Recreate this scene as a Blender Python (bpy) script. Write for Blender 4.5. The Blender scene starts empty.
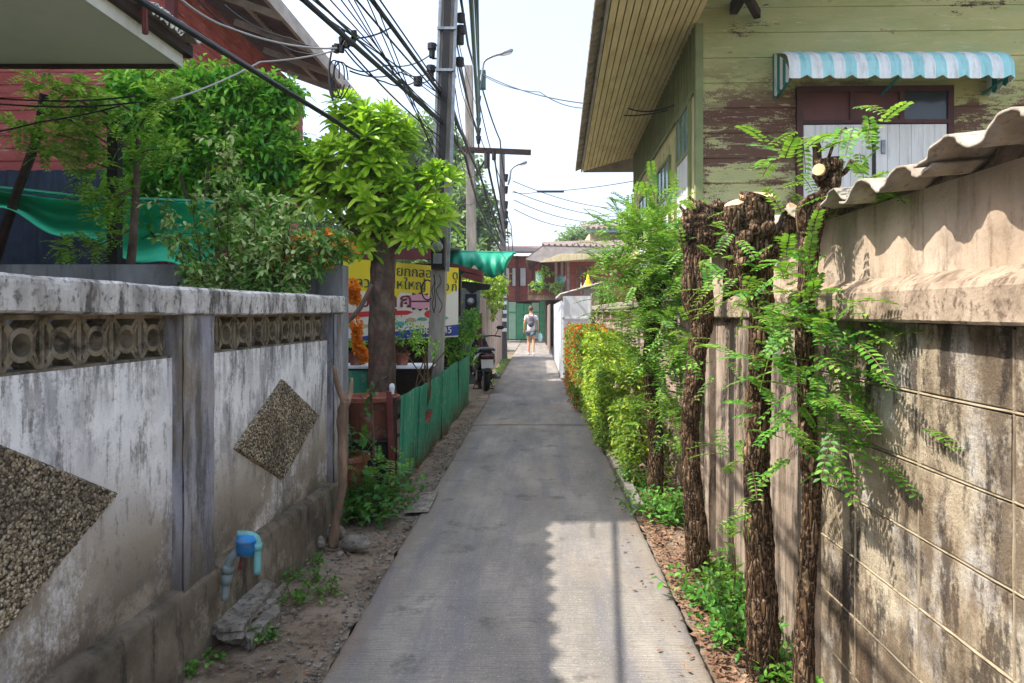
import bpy, bmesh, math, random
import numpy as np
from mathutils import Vector, Matrix, noise as mnoise
rnd = random.Random(11)
rng = np.random.default_rng(7)
C = bpy.context.scene.collection
F = 740.0; VX, VY, EYE = 538.0, 313.0, 1.5
PI = math.pi

def P(px, py, Y):
    """point at depth Y (metres up the alley) seen at pixel px,py of the photograph"""
    return Vector(((px-VX)*Y/F, Y, EYE+(VY-py)*Y/F))
def G(px, py):
    """point on the ground"""
    Y = EYE*F/(py-VY); return Vector(((px-VX)*Y/F, Y, 0))

def lin(c):
    if isinstance(c, str):
        c = [int(c[i:i+2], 16)/255 for i in (0, 2, 4)]
    return tuple(x/12.92 if x <= .04045 else ((x+.055)/1.055)**2.4 for x in c[:3]) + (1,)

# ------------------------------------------------------------------ materials
class NT:
    def __init__(s, name):
        s.m = bpy.data.materials.new(name); s.m.use_nodes = True
        s.t = s.m.node_tree; s.t.nodes.clear()
        s.out = s.n('ShaderNodeOutputMaterial')
    def n(s, typ, **kw):
        x = s.t.nodes.new(typ)
        for k, v in kw.items(): setattr(x, k, v)
        return x
    def l(s, a, b): s.t.links.new(a, b)
    def pos(s, scale=(1, 1, 1), kind='Object', rot=(0, 0, 0)):
        tc = s.n('ShaderNodeTexCoord'); mp = s.n('ShaderNodeMapping')
        mp.inputs['Scale'].default_value = scale; mp.inputs['Rotation'].default_value = rot
        s.l(tc.outputs[kind], mp.inputs[0]); return mp.outputs[0]
    def noise(s, vec, scale, detail=6, rough=.6, dist=0.0):
        x = s.n('ShaderNodeTexNoise'); x.inputs['Scale'].default_value = scale
        x.inputs['Detail'].default_value = detail; x.inputs['Roughness'].default_value = rough
        x.inputs['Distortion'].default_value = dist
        s.l(vec, x.inputs['Vector']); return x.outputs['Fac']
    def rng(s, val, lo, hi, a=0., b=1.):
        x = s.n('ShaderNodeMapRange'); x.inputs[1].default_value = lo; x.inputs[2].default_value = hi
        x.inputs[3].default_value = a; x.inputs[4].default_value = b; s.l(val, x.inputs[0]); return x.outputs[0]
    def mul(s, a, b, op='MULTIPLY'):
        x = s.n('ShaderNodeMath', operation=op)
        for i, v in enumerate((a, b)):
            if hasattr(v, 'links'): s.l(v, x.inputs[i])
            else: x.inputs[i].default_value = v
        return x.outputs[0]
    def ramp(s, fac, stops):
        x = s.n('ShaderNodeValToRGB'); e = x.color_ramp.elements
        while len(e) < len(stops): e.new(.5)
        for i, (p, c) in enumerate(stops): e[i].position = p; e[i].color = lin(c)
        s.l(fac, x.inputs[0]); return x.outputs[0]
    def mix(s, fac, a, b):
        x = s.n('ShaderNodeMix', data_type='RGBA'); 
        if hasattr(fac, 'links'): s.l(fac, x.inputs[0])
        else: x.inputs[0].default_value = fac
        for i, v in ((6, a), (7, b)):
            if hasattr(v, 'links'): s.l(v, x.inputs[i])
            else: x.inputs[i].default_value = lin(v)
        return x.outputs[2]

def M(name, stops, nscale=3, scale=(1, 1, 1), layers=(), rough=.8, bump=.25, bscale=40, bstretch=(1, 1, 1), metal=0., spec=.3, coords='Object', wave=None, bdist=.01, island=0, crack=None):
    """stops: colours over a noise; layers: dicts(scale vec, n, lo, hi, col, z=(z0,z1) where it fades in)"""
    t = NT(name)
    if isinstance(stops, str): stops = [(.3, stops), (.7, stops)]
    col = t.ramp(t.noise(t.pos(scale, coords), nscale, 8, .62), stops)
    hf = None
    for L in layers:
        nv = t.noise(t.pos(L.get('scale', (1, 1, 1)), coords), L['n'], L.get('detail', 8), L.get('rough', .65), L.get('dist', 0))
        gr = L.get('grit', .22 if L['n'] < 12 else 0)
        if gr:
            if hf is None: hf = t.mul(t.noise(t.pos((1, 1, 1), coords), 55, 4, .8), .5, 'SUBTRACT')
            nv = t.mul(nv, t.mul(hf, gr), 'ADD')
        f = t.rng(nv, L['lo'], L['hi'])
        if 'x' in L:      # dirt gathered along the edges of a strip: (centre, inner half width, outer half width)
            sx_ = t.n('ShaderNodeSeparateXYZ'); t.l(t.pos((1, 1, 1), coords), sx_.inputs[0])
            ax = t.mul(t.mul(sx_.outputs[0], L['x'][0], 'SUBTRACT'), 0, 'ADD'); ab = t.n('ShaderNodeMath', operation='ABSOLUTE'); t.l(ax, ab.inputs[0])
            f = t.mul(f, t.rng(ab.outputs[0], L['x'][1], L['x'][2]))
        if 'z' in L:
            sep = t.n('ShaderNodeSeparateXYZ'); t.l(t.pos((1, 1, 1), coords), sep.inputs[0])
            f = t.mul(f, t.rng(sep.outputs[2], *L['z']))
        if 'fac' in L: f = t.mul(f, L['fac'])
        col = t.mix(f, col, L['col'])
    if crack:          # (voronoi scale, line width, colour)
        vc = t.n('ShaderNodeTexVoronoi', feature='DISTANCE_TO_EDGE'); vc.inputs['Scale'].default_value = crack[0]
        wn = t.n('ShaderNodeTexNoise'); wn.inputs['Scale'].default_value = 3; wn.inputs['Detail'].default_value = 8; p_ = t.pos((1, .6, 1), coords); t.l(p_, wn.inputs['Vector'])
        va = t.n('ShaderNodeVectorMath', operation='MULTIPLY_ADD'); t.l(wn.outputs['Color'], va.inputs[0]); va.inputs[1].default_value = (.5, .5, .5); t.l(p_, va.inputs[2]); t.l(va.outputs[0], vc.inputs['Vector'])
        cf = t.mul(t.rng(vc.outputs['Distance'], 0, crack[1], 1, 0), t.rng(t.noise(t.pos((1, 1, 1), coords), .7, 2), .5, .56))
        col = t.mix(cf, col, crack[2])
    if island:
        g = t.n('ShaderNodeNewGeometry'); hs = t.n('ShaderNodeHueSaturation'); t.l(col, hs.inputs['Color'])
        t.l(t.rng(g.outputs['Random Per Island'], 0, 1, 1-island, 1+island), hs.inputs['Value']); col = hs.outputs[0]
    b = t.n('ShaderNodeBsdfPrincipled'); t.l(col, b.inputs['Base Color'])
    b.inputs['Roughness'].default_value = rough; b.inputs['Metallic'].default_value = metal
    b.inputs['Specular IOR Level'].default_value = spec
    if bump:
        h = t.noise(t.pos(bstretch, coords), bscale, 8, .7)
        if wave:
            w = t.n('ShaderNodeTexWave', bands_direction=wave[0]); w.inputs['Scale'].default_value = wave[1]
            w.inputs['Distortion'].default_value = wave[3] if len(wave) > 3 else 2; w.inputs['Detail'].default_value = 3
            t.l(t.pos((1, 1, 1), coords), w.inputs['Vector']); h = t.mul(h, t.mul(w.outputs['Fac'], wave[2]), 'ADD')
        bn = t.n('ShaderNodeBump'); bn.inputs['Strength'].default_value = bump; bn.inputs['Distance'].default_value = bdist
        t.l(h, bn.inputs['Height']); t.l(bn.outputs[0], b.inputs['Normal'])
    t.l(b.outputs[0], t.out.inputs[0]); return t.m

def leafmat(name, cols, transl=.45, rough=.45, nscale=2.5):
    t = NT(name)
    g = t.n('ShaderNodeNewGeometry')
    nz = t.noise(t.pos((1, 1, 1)), nscale, 3)
    f = t.mul(t.mul(g.outputs['Random Per Island'], .6), t.mul(nz, .8), 'ADD')
    f = t.mul(f, .2, 'SUBTRACT')
    col = t.ramp(f, cols)
    b = t.n('ShaderNodeBsdfPrincipled'); t.l(col, b.inputs['Base Color'])
    b.inputs['Roughness'].default_value = rough; b.inputs['Specular IOR Level'].default_value = .35
    tr = t.n('ShaderNodeBsdfTranslucent')
    bright = t.mix(.35, col, 'a8c830'); t.l(bright, tr.inputs[0])
    mx = t.n('ShaderNodeMixShader'); mx.inputs[0].default_value = transl
    t.l(b.outputs[0], mx.inputs[1]); t.l(tr.outputs[0], mx.inputs[2]); t.l(mx.outputs[0], t.out.inputs[0])
    return t.m

# ------------------------------------------------------------------ meshes
class MB:
    def __init__(s): s.v = []; s.f = []; s.mi = []; s.cur = 0
    def add(s, vs, fs):
        o = len(s.v); s.v += [tuple(x) for x in vs]; s.f += [tuple(i+o for i in f) for f in fs]; s.mi += [s.cur]*len(fs); return s
    def box(s, x0, x1, y0, y1, z0, z1, mat=None, jit=0):
        vs = [Vector((x, y, z)) for z in (z0, z1) for y in (y0, y1) for x in (x0, x1)]
        if jit: vs = [v+Vector([rnd.uniform(-jit, jit) for _ in range(3)]) for v in vs]
        if mat is not None: vs = [mat @ v for v in vs]
        return s.add(vs, [(0, 2, 3, 1), (4, 5, 7, 6), (0, 1, 5, 4), (2, 6, 7, 3), (0, 4, 6, 2), (1, 3, 7, 5)])
    def bar(s, a, b, w, h, up=(0, 0, 1)):
        a, b = Vector(a), Vector(b); d = (b-a); L = d.length; d.normalize()
        up = Vector(up)
        if abs(d.dot(up)) > .98: up = Vector((0, 1, 0))
        x = d.cross(up).normalized(); z = x.cross(d)
        vs = [a+d*L*t+x*w*.5*i+z*h*.5*j for t in (0, 1) for j in (-1, 1) for i in (-1, 1)]
        return s.add(vs, [(0, 2, 3, 1), (4, 5, 7, 6), (0, 1, 5, 4), (2, 6, 7, 3), (0, 4, 6, 2), (1, 3, 7, 5)])
    def tube(s, pts, r, n=8, caps=True, jit=0, squash=None):
        pts = [Vector(p) for p in pts]; k = len(pts)
        rs = r if hasattr(r, '__len__') else [r]*k
        vs = []; prev = None
        for i, p in enumerate(pts):
            d = (pts[min(i+1, k-1)]-pts[max(i-1, 0)]).normalized()
            if prev is None:
                x = d.cross(Vector((0, 0, 1)) if abs(d.z) < .9 else Vector((1, 0, 0))).normalized()
            else: x = (prev-d*prev.dot(d)).normalized()
            prev = x; y = d.cross(x)
            for j in range(n):
                a = 2*PI*j/n; q = rs[i]*(1+(rnd.uniform(-jit, jit) if jit else 0))
                vs.append(p+x*math.cos(a)*q+y*math.sin(a)*q)
        fs = [(i*n+j, i*n+(j+1) % n, (i+1)*n+(j+1) % n, (i+1)*n+j) for i in range(k-1) for j in range(n)]
        if caps: fs += [tuple(range(n))[::-1], tuple(range((k-1)*n, k*n))]
        return s.add(vs, fs)
    def lathe(s, prof, c=(0, 0, 0), n=24, axis=None):
        """prof: (r,z) list"""
        c = Vector(c); vs = []
        for r, z in prof:
            for j in range(n):
                a = 2*PI*j/n; v = Vector((r*math.cos(a), r*math.sin(a), z))
                if axis is not None: v = axis @ v
                vs.append(c+v)
        k = len(prof)
        fs = [(i*n+j, i*n+(j+1) % n, (i+1)*n+(j+1) % n, (i+1)*n+j) for i in range(k-1) for j in range(n)]
        fs += [tuple(range(n))[::-1], tuple(range((k-1)*n, k*n))]
        return s.add(vs, fs)
    def prism(s, poly, y0, y1, fn=lambda a, b, c: (a, c, b)):
        """poly of (a,b), extruded c from y0 to y1; fn maps (a,b,c) to xyz"""
        n = len(poly)
        vs = [fn(a, b, y0) for a, b in poly]+[fn(a, b, y1) for a, b in poly]
        return s.add(vs, [tuple(range(n)), tuple(range(n, 2*n))[::-1]]+[(i, (i+1) % n, n+(i+1) % n, n+i) for i in range(n)])
    def grid(s, fn, nu, nv):
        vs = [fn(i/nu, j/nv) for j in range(nv+1) for i in range(nu+1)]
        return s.add(vs, [(j*(nu+1)+i, j*(nu+1)+i+1, (j+1)*(nu+1)+i+1, (j+1)*(nu+1)+i) for j in range(nv) for i in range(nu)])
    def ball(s, c, r, n=8, sq=(1, 1, 1), jit=0):
        c = Vector(c); prof = []
        vs = []
        for i in range(1, n):
            th = PI*i/n
            for j in range(2*n):
                a = PI*j/n; q = r*(1+(rnd.uniform(-jit, jit) if jit else 0))
                vs.append(c+Vector((q*sq[0]*math.sin(th)*math.cos(a), q*sq[1]*math.sin(th)*math.sin(a), q*sq[2]*math.cos(th))))
        m = 2*n
        fs = [(i*m+j, (i+1)*m+j, (i+1)*m+(j+1) % m, i*m+(j+1) % m) for i in range(n-2) for j in range(m)]
        fs += [tuple(range(m)), tuple(range((n-2)*m, (n-1)*m))[::-1]]
        return s.add(vs, fs)
    def build(s, name, mat, parent=None, smooth=False, bevel=0, solid=0, loc=None):
        me = bpy.data.meshes.new(name); me.from_pydata(s.v, [], s.f)
        mats = mat if isinstance(mat, (list, tuple)) else [mat]
        for m in mats: me.materials.append(m)
        if len(mats) > 1: me.polygons.foreach_set('material_index', s.mi)
        bm = bmesh.new(); bm.from_mesh(me); bmesh.ops.recalc_face_normals(bm, faces=bm.faces); bm.to_mesh(me); bm.free()
        if smooth: me.polygons.foreach_set('use_smooth', [True]*len(me.polygons))
        me.update()
        o = bpy.data.objects.new(name, me); C.objects.link(o)
        if parent: o.parent = parent
        if loc: o.location = loc
        if solid:
            md = o.modifiers.new('solid', 'SOLIDIFY'); md.thickness = solid; md.offset = 0
        if bevel:
            md = o.modifiers.new('bevel', 'BEVEL'); md.width = bevel; md.segments = 2; md.limit_method = 'ANGLE'
        if smooth and bevel == 0:
            pass
        return o

def tag(o, label=None, cat=None, group=None, kind=None):
    if label: o['label'] = label
    if cat: o['category'] = cat
    if group: o['group'] = group
    if kind: o['kind'] = kind
    return o
def thing(name, label, cat, loc=(0, 0, 0), rz=0, group=None):
    o = bpy.data.objects.new(name, None); C.objects.link(o); o.location = loc; o.rotation_euler = (0, 0, rz); o.empty_display_size = .1
    return tag(o, label, cat, group)
def copy_tree(o, parent=None):
    c = o.copy(); C.objects.link(c); c.parent = parent
    for ch in list(o.children): copy_tree(ch, c)
    return c

# ------------------------------------------------------------------ leaves
SH = {
 'simple': ([(0, 0, 0), (.42, .5, .14), (1, 0, 0), (.42, -.5, .14)], [(0, 1, 2), (0, 2, 3)]),
 'spoon': ([(0, 0, 0), (.3, .22, .06), (.72, .5, .16), (.93, .3, .08), (1, 0, 0), (.93, -.3, .08), (.72, -.5, .16), (.3, -.22, .06), (.7, 0, 0)],
           [(0, 8, 2, 1), (8, 4, 3, 2), (0, 7, 6, 8), (8, 6, 5, 4)]),
 'oval': ([(0, 0, 0), (.25, .36, .1), (.6, .46, .12), (1, 0, -.05), (.6, -.46, .12), (.25, -.36, .1), (.5, 0, 0)],
          [(0, 6, 2, 1), (6, 3, 2), (0, 5, 4, 6), (6, 4, 3)]),
}
class LV:
    """collects leaves, builds ONE foliage mesh"""
    def __init__(s, shape='simple'): s.p = []; s.d = []; s.n = []; s.L = []; s.W = []; s.dr = []; s.shape = shape
    def leaf(s, p, d, n, L, W, droop=.15):
        s.p.append(tuple(p)); s.d.append(tuple(d)); s.n.append(tuple(n)); s.L.append(L); s.W.append(W); s.dr.append(droop)
    def build(s, name, mat, parent=None, extra=None):
        sv, sf = SH[s.shape]; sv = np.array(sv, float)
        p = np.array(s.p); d = np.array(s.d); n = np.array(s.n)
        d /= np.linalg.norm(d, axis=1)[:, None]+1e-9
        sd = np.cross(d, n); sd /= np.linalg.norm(sd, axis=1)[:, None]+1e-9
        n = np.cross(sd, d)
        L = np.array(s.L)[:, None, None]; W = np.array(s.W)[:, None, None]; dr = np.array(s.dr)[:, None, None]
        t = sv[None, :, 0:1]; a = sv[None, :, 1:2]; h = sv[None, :, 2:3]
        V = p[:, None, :]+d[:, None, :]*L*t+sd[:, None, :]*W*a+n[:, None, :]*W*h
        V[:, :, 2] -= (L*dr*t*t)[:, :, 0]
        k = len(sv); N = len(p)
        verts = V.reshape(-1, 3)
        faces = []
        for i in range(N):
            o = i*k
            for f in sf: faces.append(tuple(o+j for j in f))
        verts = verts.tolist(); mi = [0]*len(faces)
        mats = [mat]
        if extra:
            mb, m2 = extra; o = len(verts); verts += mb.v; faces += [tuple(i+o for i in f) for f in mb.f]; mi += [1]*len(mb.f); mats.append(m2)
        me = bpy.data.meshes.new(name); me.from_pydata(verts, [], faces)
        for m in mats: me.materials.append(m)
        if extra: me.polygons.foreach_set('material_index', mi)
        me.update(); o = bpy.data.objects.new(name, me); C.objects.link(o)
        if parent: o.parent = parent
        return o

def rdir(up=0.):
    v = rng.normal(size=3); v /= np.linalg.norm(v); v[2] += up
    return Vector(v).normalized()
def in_blob(c, r, shell=.5):
    v = rng.normal(size=3); v /= np.linalg.norm(v)
    q = rng.uniform(shell**3, 1)**(1/3)
    return Vector((c[0]+v[0]*r[0]*q, c[1]+v[1]*r[1]*q, c[2]+v[2]*r[2]*q)), Vector(v)
def twig(lv, p, d, length, n, L, W, spread=.9, droop=.2, mb=None, tr=.003, jit=.35):
    d = Vector(d).normalized(); x = d.cross(Vector((0, 0, 1)) if abs(d.z) < .95 else Vector((1, 0, 0))).normalized(); y = x.cross(d)
    for i in range(n):
        t = (i+.5)/n; a = i*2.4+rnd.random()
        q = p+d*length*t
        o = x*math.cos(a)+y*math.sin(a)
        ld = (o*spread+d*.7+rdir()*jit).normalized()
        nn = (Vector((0, 0, 1))+rdir()*.5)
        lv.leaf(q, ld, nn, L*rnd.uniform(.7, 1.15), W*rnd.uniform(.8, 1.1), droop)
    if mb is not None: mb.tube([p, p+d*length], [tr, tr*.5], 4, caps=False)
def crown(lv, blobs, L, W, n=6, tl=.25, mb=None, up=.3, shell=.45, droop=.2, spread=.9, tr=.003):
    for c, r, k in blobs:
        for _ in range(k):
            p, v = in_blob(c, r, shell)
            d = (v*.8+rdir(up)*.7).normalized()
            twig(lv, p-d*tl*.5, d, tl*rnd.uniform(.6, 1.2), n, L, W, spread, droop, mb, tr)
def pinnate(lv, p, d, length, pairs, l, w, droop=.35, mb=None):
    d = Vector(d).normalized(); side = d.cross(Vector((0, 0, 1)))
    if side.length < .1: side = Vector((1, 0, 0))
    side.normalize(); side = (side+rdir()*.25).normalized(); nn = side.cross(d); 
    if nn.z < 0: nn = -nn
    pts = []
    for i in range(pairs+1):
        t = (i+.6)/(pairs+.6); q = p+d*length*t-Vector((0, 0, droop*length*t*t)); pts.append(q)
        sc = (1-.35*abs(t-.5)*1.4)
        for sg in (-1, 1):
            ld = side*sg+d*.45+rdir()*.1
            lv.leaf(q, ld, nn+rdir()*.15, l*sc*rnd.uniform(.85, 1.1), w*sc, .1)
    if mb is not None: mb.tube([p]+pts, .0015, 3, caps=False)
def spline(pts, n=6):
    pts = [Vector(p) for p in pts]; out = []
    for i in range(len(pts)-1):
        a = pts[max(i-1, 0)]; b = pts[i]; c = pts[i+1]; d = pts[min(i+2, len(pts)-1)]
        for k in range(n):
            t = k/n; out.append(.5*((2*b)+(c-a)*t+(2*a-5*b+4*c-d)*t*t+(3*b-a-3*c+d)*t**3))
    return out+[pts[-1]]
def interp(vals, n):
    return [vals[i]+(vals[i+1]-vals[i])*k/n for i in range(len(vals)-1) for k in range(n)]+[vals[-1]]
def text_part(name, body, size, mat, parent, loc, rot, ext=.002, align='LEFT', sx=1):
    cu = bpy.data.curves.new(name, 'FONT'); cu.body = body; cu.size = size; cu.extrude = ext; cu.align_x = align
    cu.materials.append(mat); o = bpy.data.objects.new(name, cu); C.objects.link(o); o.parent = parent
    o.parent = None; bpy.context.view_layer.update()
    me = bpy.data.meshes.new_from_object(o.evaluated_get(bpy.context.evaluated_depsgraph_get())); bpy.data.objects.remove(o)
    me.materials.clear(); me.materials.append(mat)
    o = bpy.data.objects.new(name, me); C.objects.link(o); o.parent = parent
    o.location = loc; o.rotation_euler = rot; o.scale = (sx, 1, 1)
    return o
# ------------------------------------------------------------------ material library
m_plaster = M('old_white_plaster', [(.25, 'acaaa8'), (.4, 'dad8d6'), (.58, 'f0eeec'), (.8, 'c8c6c3')], 2.6, (1, 1, .75), layers=[
    dict(scale=(2.2, 2.2, .8), n=2.4, lo=.5, hi=.6, col='8a898e', fac=.7),
    dict(scale=(5, 5, .8), n=3, lo=.55, hi=.63, col='504e4c', fac=.7),
    dict(scale=(1, 1, 1), n=2.4, lo=.56, hi=.6, col='f6f4f0', fac=.8),
    dict(scale=(1, 1, .8), n=1.7, lo=.36, hi=.48, col='9c907e', z=(1.0, .6), fac=.92),
    dict(scale=(1, 1, 1.4), n=2.6, lo=.4, hi=.54, col='54483b', z=(.62, .34), fac=.85),
    dict(scale=(1, 1, .5), n=16, lo=.56, hi=.64, col='6a6864', fac=.55),
    dict(scale=(6, 6, 1), n=3, lo=.46, hi=.6, col='53504c', z=(1.1, 1.32), fac=.85),
    dict(scale=(1, 1, 1), n=60, lo=.6, hi=.68, col='3c3a38', fac=.5)], rough=.9, bump=.5, bscale=45, bdist=.008)
m_cap = M('weathered_cap_concrete', [(.3, '7f7b76'), (.5, 'c1bcb6'), (.75, 'dbd6d0')], 6, (1, 1, .4), layers=[
    dict(scale=(3, 3, .7), n=5, lo=.5, hi=.62, col='403d39', fac=.85),
    dict(scale=(1, 1, 1), n=30, lo=.54, hi=.64, col='2c2b28', fac=.7),
    dict(scale=(1, 1, 1), n=2, lo=.55, hi=.7, col='8b7b62', fac=.6)], rough=.95, bump=.6, bscale=60, bdist=.008)
m_pilaster = M('dirty_pilaster_render', [(.3, '6d6d72'), (.5, '93929a'), (.75, 'b9b5ae')], 4, (1.5, 1.5, .6), layers=[
    dict(scale=(4, 4, .7), n=3, lo=.46, hi=.6, col='4a4741', fac=.8),
    dict(scale=(1, 1, .5), n=3, lo=.5, hi=.65, col='8f7f64', fac=.6),
    dict(scale=(1, 1, 1), n=2, lo=.35, hi=.55, col='4e4436', z=(.6, .25), fac=.85)], rough=.92, bump=.5, bscale=40, bdist=.008)
m_plinth = M('mossy_plinth_render', [(.3, '48423a'), (.5, '6c6253'), (.75, '8d8272')], 4, (1, 1, 1), layers=[
    dict(scale=(1, 1, 1), n=3, lo=.56, hi=.62, col='a59c8e', fac=.6),
    dict(scale=(4, 4, .8), n=3, lo=.52, hi=.66, col='2a2724', fac=.8)], rough=.95, bump=.7, bscale=30, bdist=.012)
m_screen = M('breeze_block_concrete', [(.3, '55503f'), (.5, '857a66'), (.75, 'a0988a')], 14, layers=[
    dict(n=9, lo=.52, hi=.64, col='2e2a25', fac=.8)], rough=.95, bump=.5, bscale=90)
def pebble_mat():
    t = NT('pebble_dash'); v = t.n('ShaderNodeTexVoronoi'); v.inputs['Scale'].default_value = 92; v.inputs['Randomness'].default_value = 1
    p_ = t.pos((1, 1, 1)); t.l(p_, v.inputs['Vector']); sp = t.n('ShaderNodeSeparateColor'); t.l(v.outputs['Color'], sp.inputs[0])
    col = t.ramp(sp.outputs[0], [(0, '6a5b47'), (.3, '8d7d65'), (.55, 'a5947a'), (.75, 'b8a888'), (.9, 'cfc2a6')])
    col = t.mix(t.rng(v.outputs['Distance'], .5, .8), col, '2a2219'); col = t.mix(t.mul(t.rng(t.noise(p_, 3, 8), .45, .62), .55), col, '352c20')
    b = t.n('ShaderNodeBsdfPrincipled'); t.l(col, b.inputs['Base Color']); b.inputs['Roughness'].default_value = .9
    bn = t.n('ShaderNodeBump'); bn.inputs['Strength'].default_value = 1; bn.inputs['Distance'].default_value = .012; t.l(t.mul(v.outputs['Distance'], -1.0), bn.inputs['Height']); t.l(bn.outputs[0], b.inputs['Normal'])
    t.l(b.outputs[0], t.out.inputs[0]); return t.m
m_pebble = pebble_mat()
m_garden = M('grey_garden_wall', [(.3, '5d5e60'), (.6, '8c8d90'), (.8, 'a8a8aa')], 3, (1, 1, .5), layers=[
    dict(scale=(4, 4, .5), n=3, lo=.5, hi=.66, col='4a4a48', fac=.7)], rough=.95, bump=.4)
m_block = M('weathered_block_wall', [(.3, '7a6d5c'), (.45, 'a59780'), (.6, 'beb29c'), (.78, 'aea28c')], 2.6, (1, 1, .7), layers=[
    dict(scale=(1, 1, 1), n=3.4, lo=.52, hi=.6, col='b4b0aa', fac=.75),
    dict(scale=(1, 1.5, .7), n=2.8, lo=.46, hi=.58, col='574838', fac=.82),
    dict(scale=(1, 2.2, .6), n=2.8, lo=.5, hi=.57, col='2e2622', fac=.85),
    dict(scale=(1, 1, 1), n=90, lo=.58, hi=.66, col='5a4a3a', fac=.5),
    dict(scale=(1, 1.5, .6), n=3, lo=.5, hi=.66, col='8a7056', fac=.3)], rough=.92, bump=.9, bscale=60, bdist=.012, island=.13)
m_render = M('tan_wall_render', [(.3, '93806c'), (.5, 'b09d89'), (.75, 'c2b2a0')], 3, (1, 1, .6), layers=[
    dict(scale=(1, 5, .6), n=3, lo=.52, hi=.66, col='6b5542', fac=.75),
    dict(scale=(1, 1, 1), n=6, lo=.5, hi=.64, col='5a4a3c', z=(1.8, 1.6), fac=.7),
    dict(scale=(1, 1, 1), n=1.6, lo=.5, hi=.7, col='a39a8e', fac=.6)], rough=.92, bump=.4, bscale=50)
m_ledge = M('mottled_ledge_concrete', [(.3, '605246'), (.5, '958471'), (.75, 'ad9c88')], 9, layers=[
    dict(n=35, lo=.52, hi=.64, col='4e3d30', fac=.75)], rough=.95, bump=.5, bscale=80)
m_tile = M('grey_fibre_cement', [(.3, '6f675d'), (.5, '938b80'), (.75, 'aaa398')], 8, layers=[
    dict(n=40, lo=.55, hi=.66, col='6b5c4c', fac=.7), dict(n=3, lo=.5, hi=.65, col='7a6a58', fac=.6)], rough=.95, bump=.4, bscale=100)
m_pillar = M('weathered_pillar_concrete', [(.3, '6a5b4c'), (.5, '938374'), (.7, 'b0a090')], 4, (2, 2, .5), layers=[
    dict(scale=(4, 4, .6), n=3, lo=.48, hi=.6, col='453b33', fac=.85), dict(n=70, lo=.56, hi=.66, col='5a4c40', fac=.5)], rough=.93, bump=.7, bscale=50, bstretch=(2, 2, .5))
m_point = M('pale_mortar', [(.3, '837662'), (.7, 'a4977f')], 12, layers=[dict(scale=(1, 2, .8), n=3, lo=.5, hi=.6, col='5a4a3a', fac=.7)], rough=.95, bump=.5)
m_lowwall = M('pinkish_low_wall', [(.3, '8a7367'), (.5, 'ac968a'), (.75, 'c2b0a4')], 4, layers=[
    dict(scale=(1, 3, .5), n=3, lo=.5, hi=.64, col='4b3f37', fac=.8)], rough=.93, bump=.4)
m_road = M('grooved_concrete_road', [(.3, '6c6862'), (.5, '847e76'), (.7, '9c958a')], 1.9, (1.4, .5, 1), layers=[
    dict(scale=(1, 16, 1), n=6, lo=.48, hi=.62, col='65625f', fac=.6),
    dict(scale=(4, .3, 1), n=1.5, lo=.48, hi=.62, col='68666c', fac=.6),
    dict(scale=(1, 1, 1), n=110, lo=.58, hi=.66, col='c4bfb4', fac=.6),
    dict(scale=(1, 1, 1), n=85, lo=.58, hi=.66, col='504d49', fac=.65),
    dict(scale=(1, .6, 1), n=1.1, lo=.55, hi=.7, col='8d7c68', fac=.5),
    dict(scale=(1, 1, 1), n=2.6, lo=.58, hi=.66, col='4c4844', fac=.6),
    dict(scale=(1, .5, 1), n=5, lo=.35, hi=.6, col='7d6b56', x=(-.08, .62, .84), fac=.75)], rough=.85, bump=.8, bscale=150, bstretch=(.25, 1.5, 1), bdist=.006, wave=('Y', 14, .5, 3))
m_joint = M('road_joint_tar', '3a3733', rough=.9, bump=.3)
m_kerb = M('kerb_concrete', [(.3, '6c675f'), (.7, 'a09a90')], 8, layers=[dict(n=4, lo=.5, hi=.62, col='403c36', fac=.7)], rough=.9, bump=.5)
m_soil = M('brown_soil', [(.3, '6b5a4a'), (.5, '8c7a66'), (.7, 'a69382')], 3, layers=[
    dict(n=14, lo=.5, hi=.64, col='3c3026', fac=.7), dict(n=60, lo=.58, hi=.66, col='a09484', fac=.7), dict(n=1.5, lo=.5, hi=.65, col='8d8478', fac=.6)], rough=1, bump=1, bscale=60, bdist=.02)
m_ground = M('dry_ground', [(.3, '5a4d3e'), (.7, '7e705e')], .5, layers=[dict(n=4, lo=.5, hi=.64, col='55603a', fac=.6)], rough=1, bump=.6)
m_stone = M('broken_concrete', [(.3, '5d574f'), (.5, '8a8378'), (.75, 'aaa49a')], 9, layers=[
    dict(n=28, lo=.52, hi=.62, col='3a352f', fac=.7)], rough=.95, bump=.9, bscale=45, bdist=.02)
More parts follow.
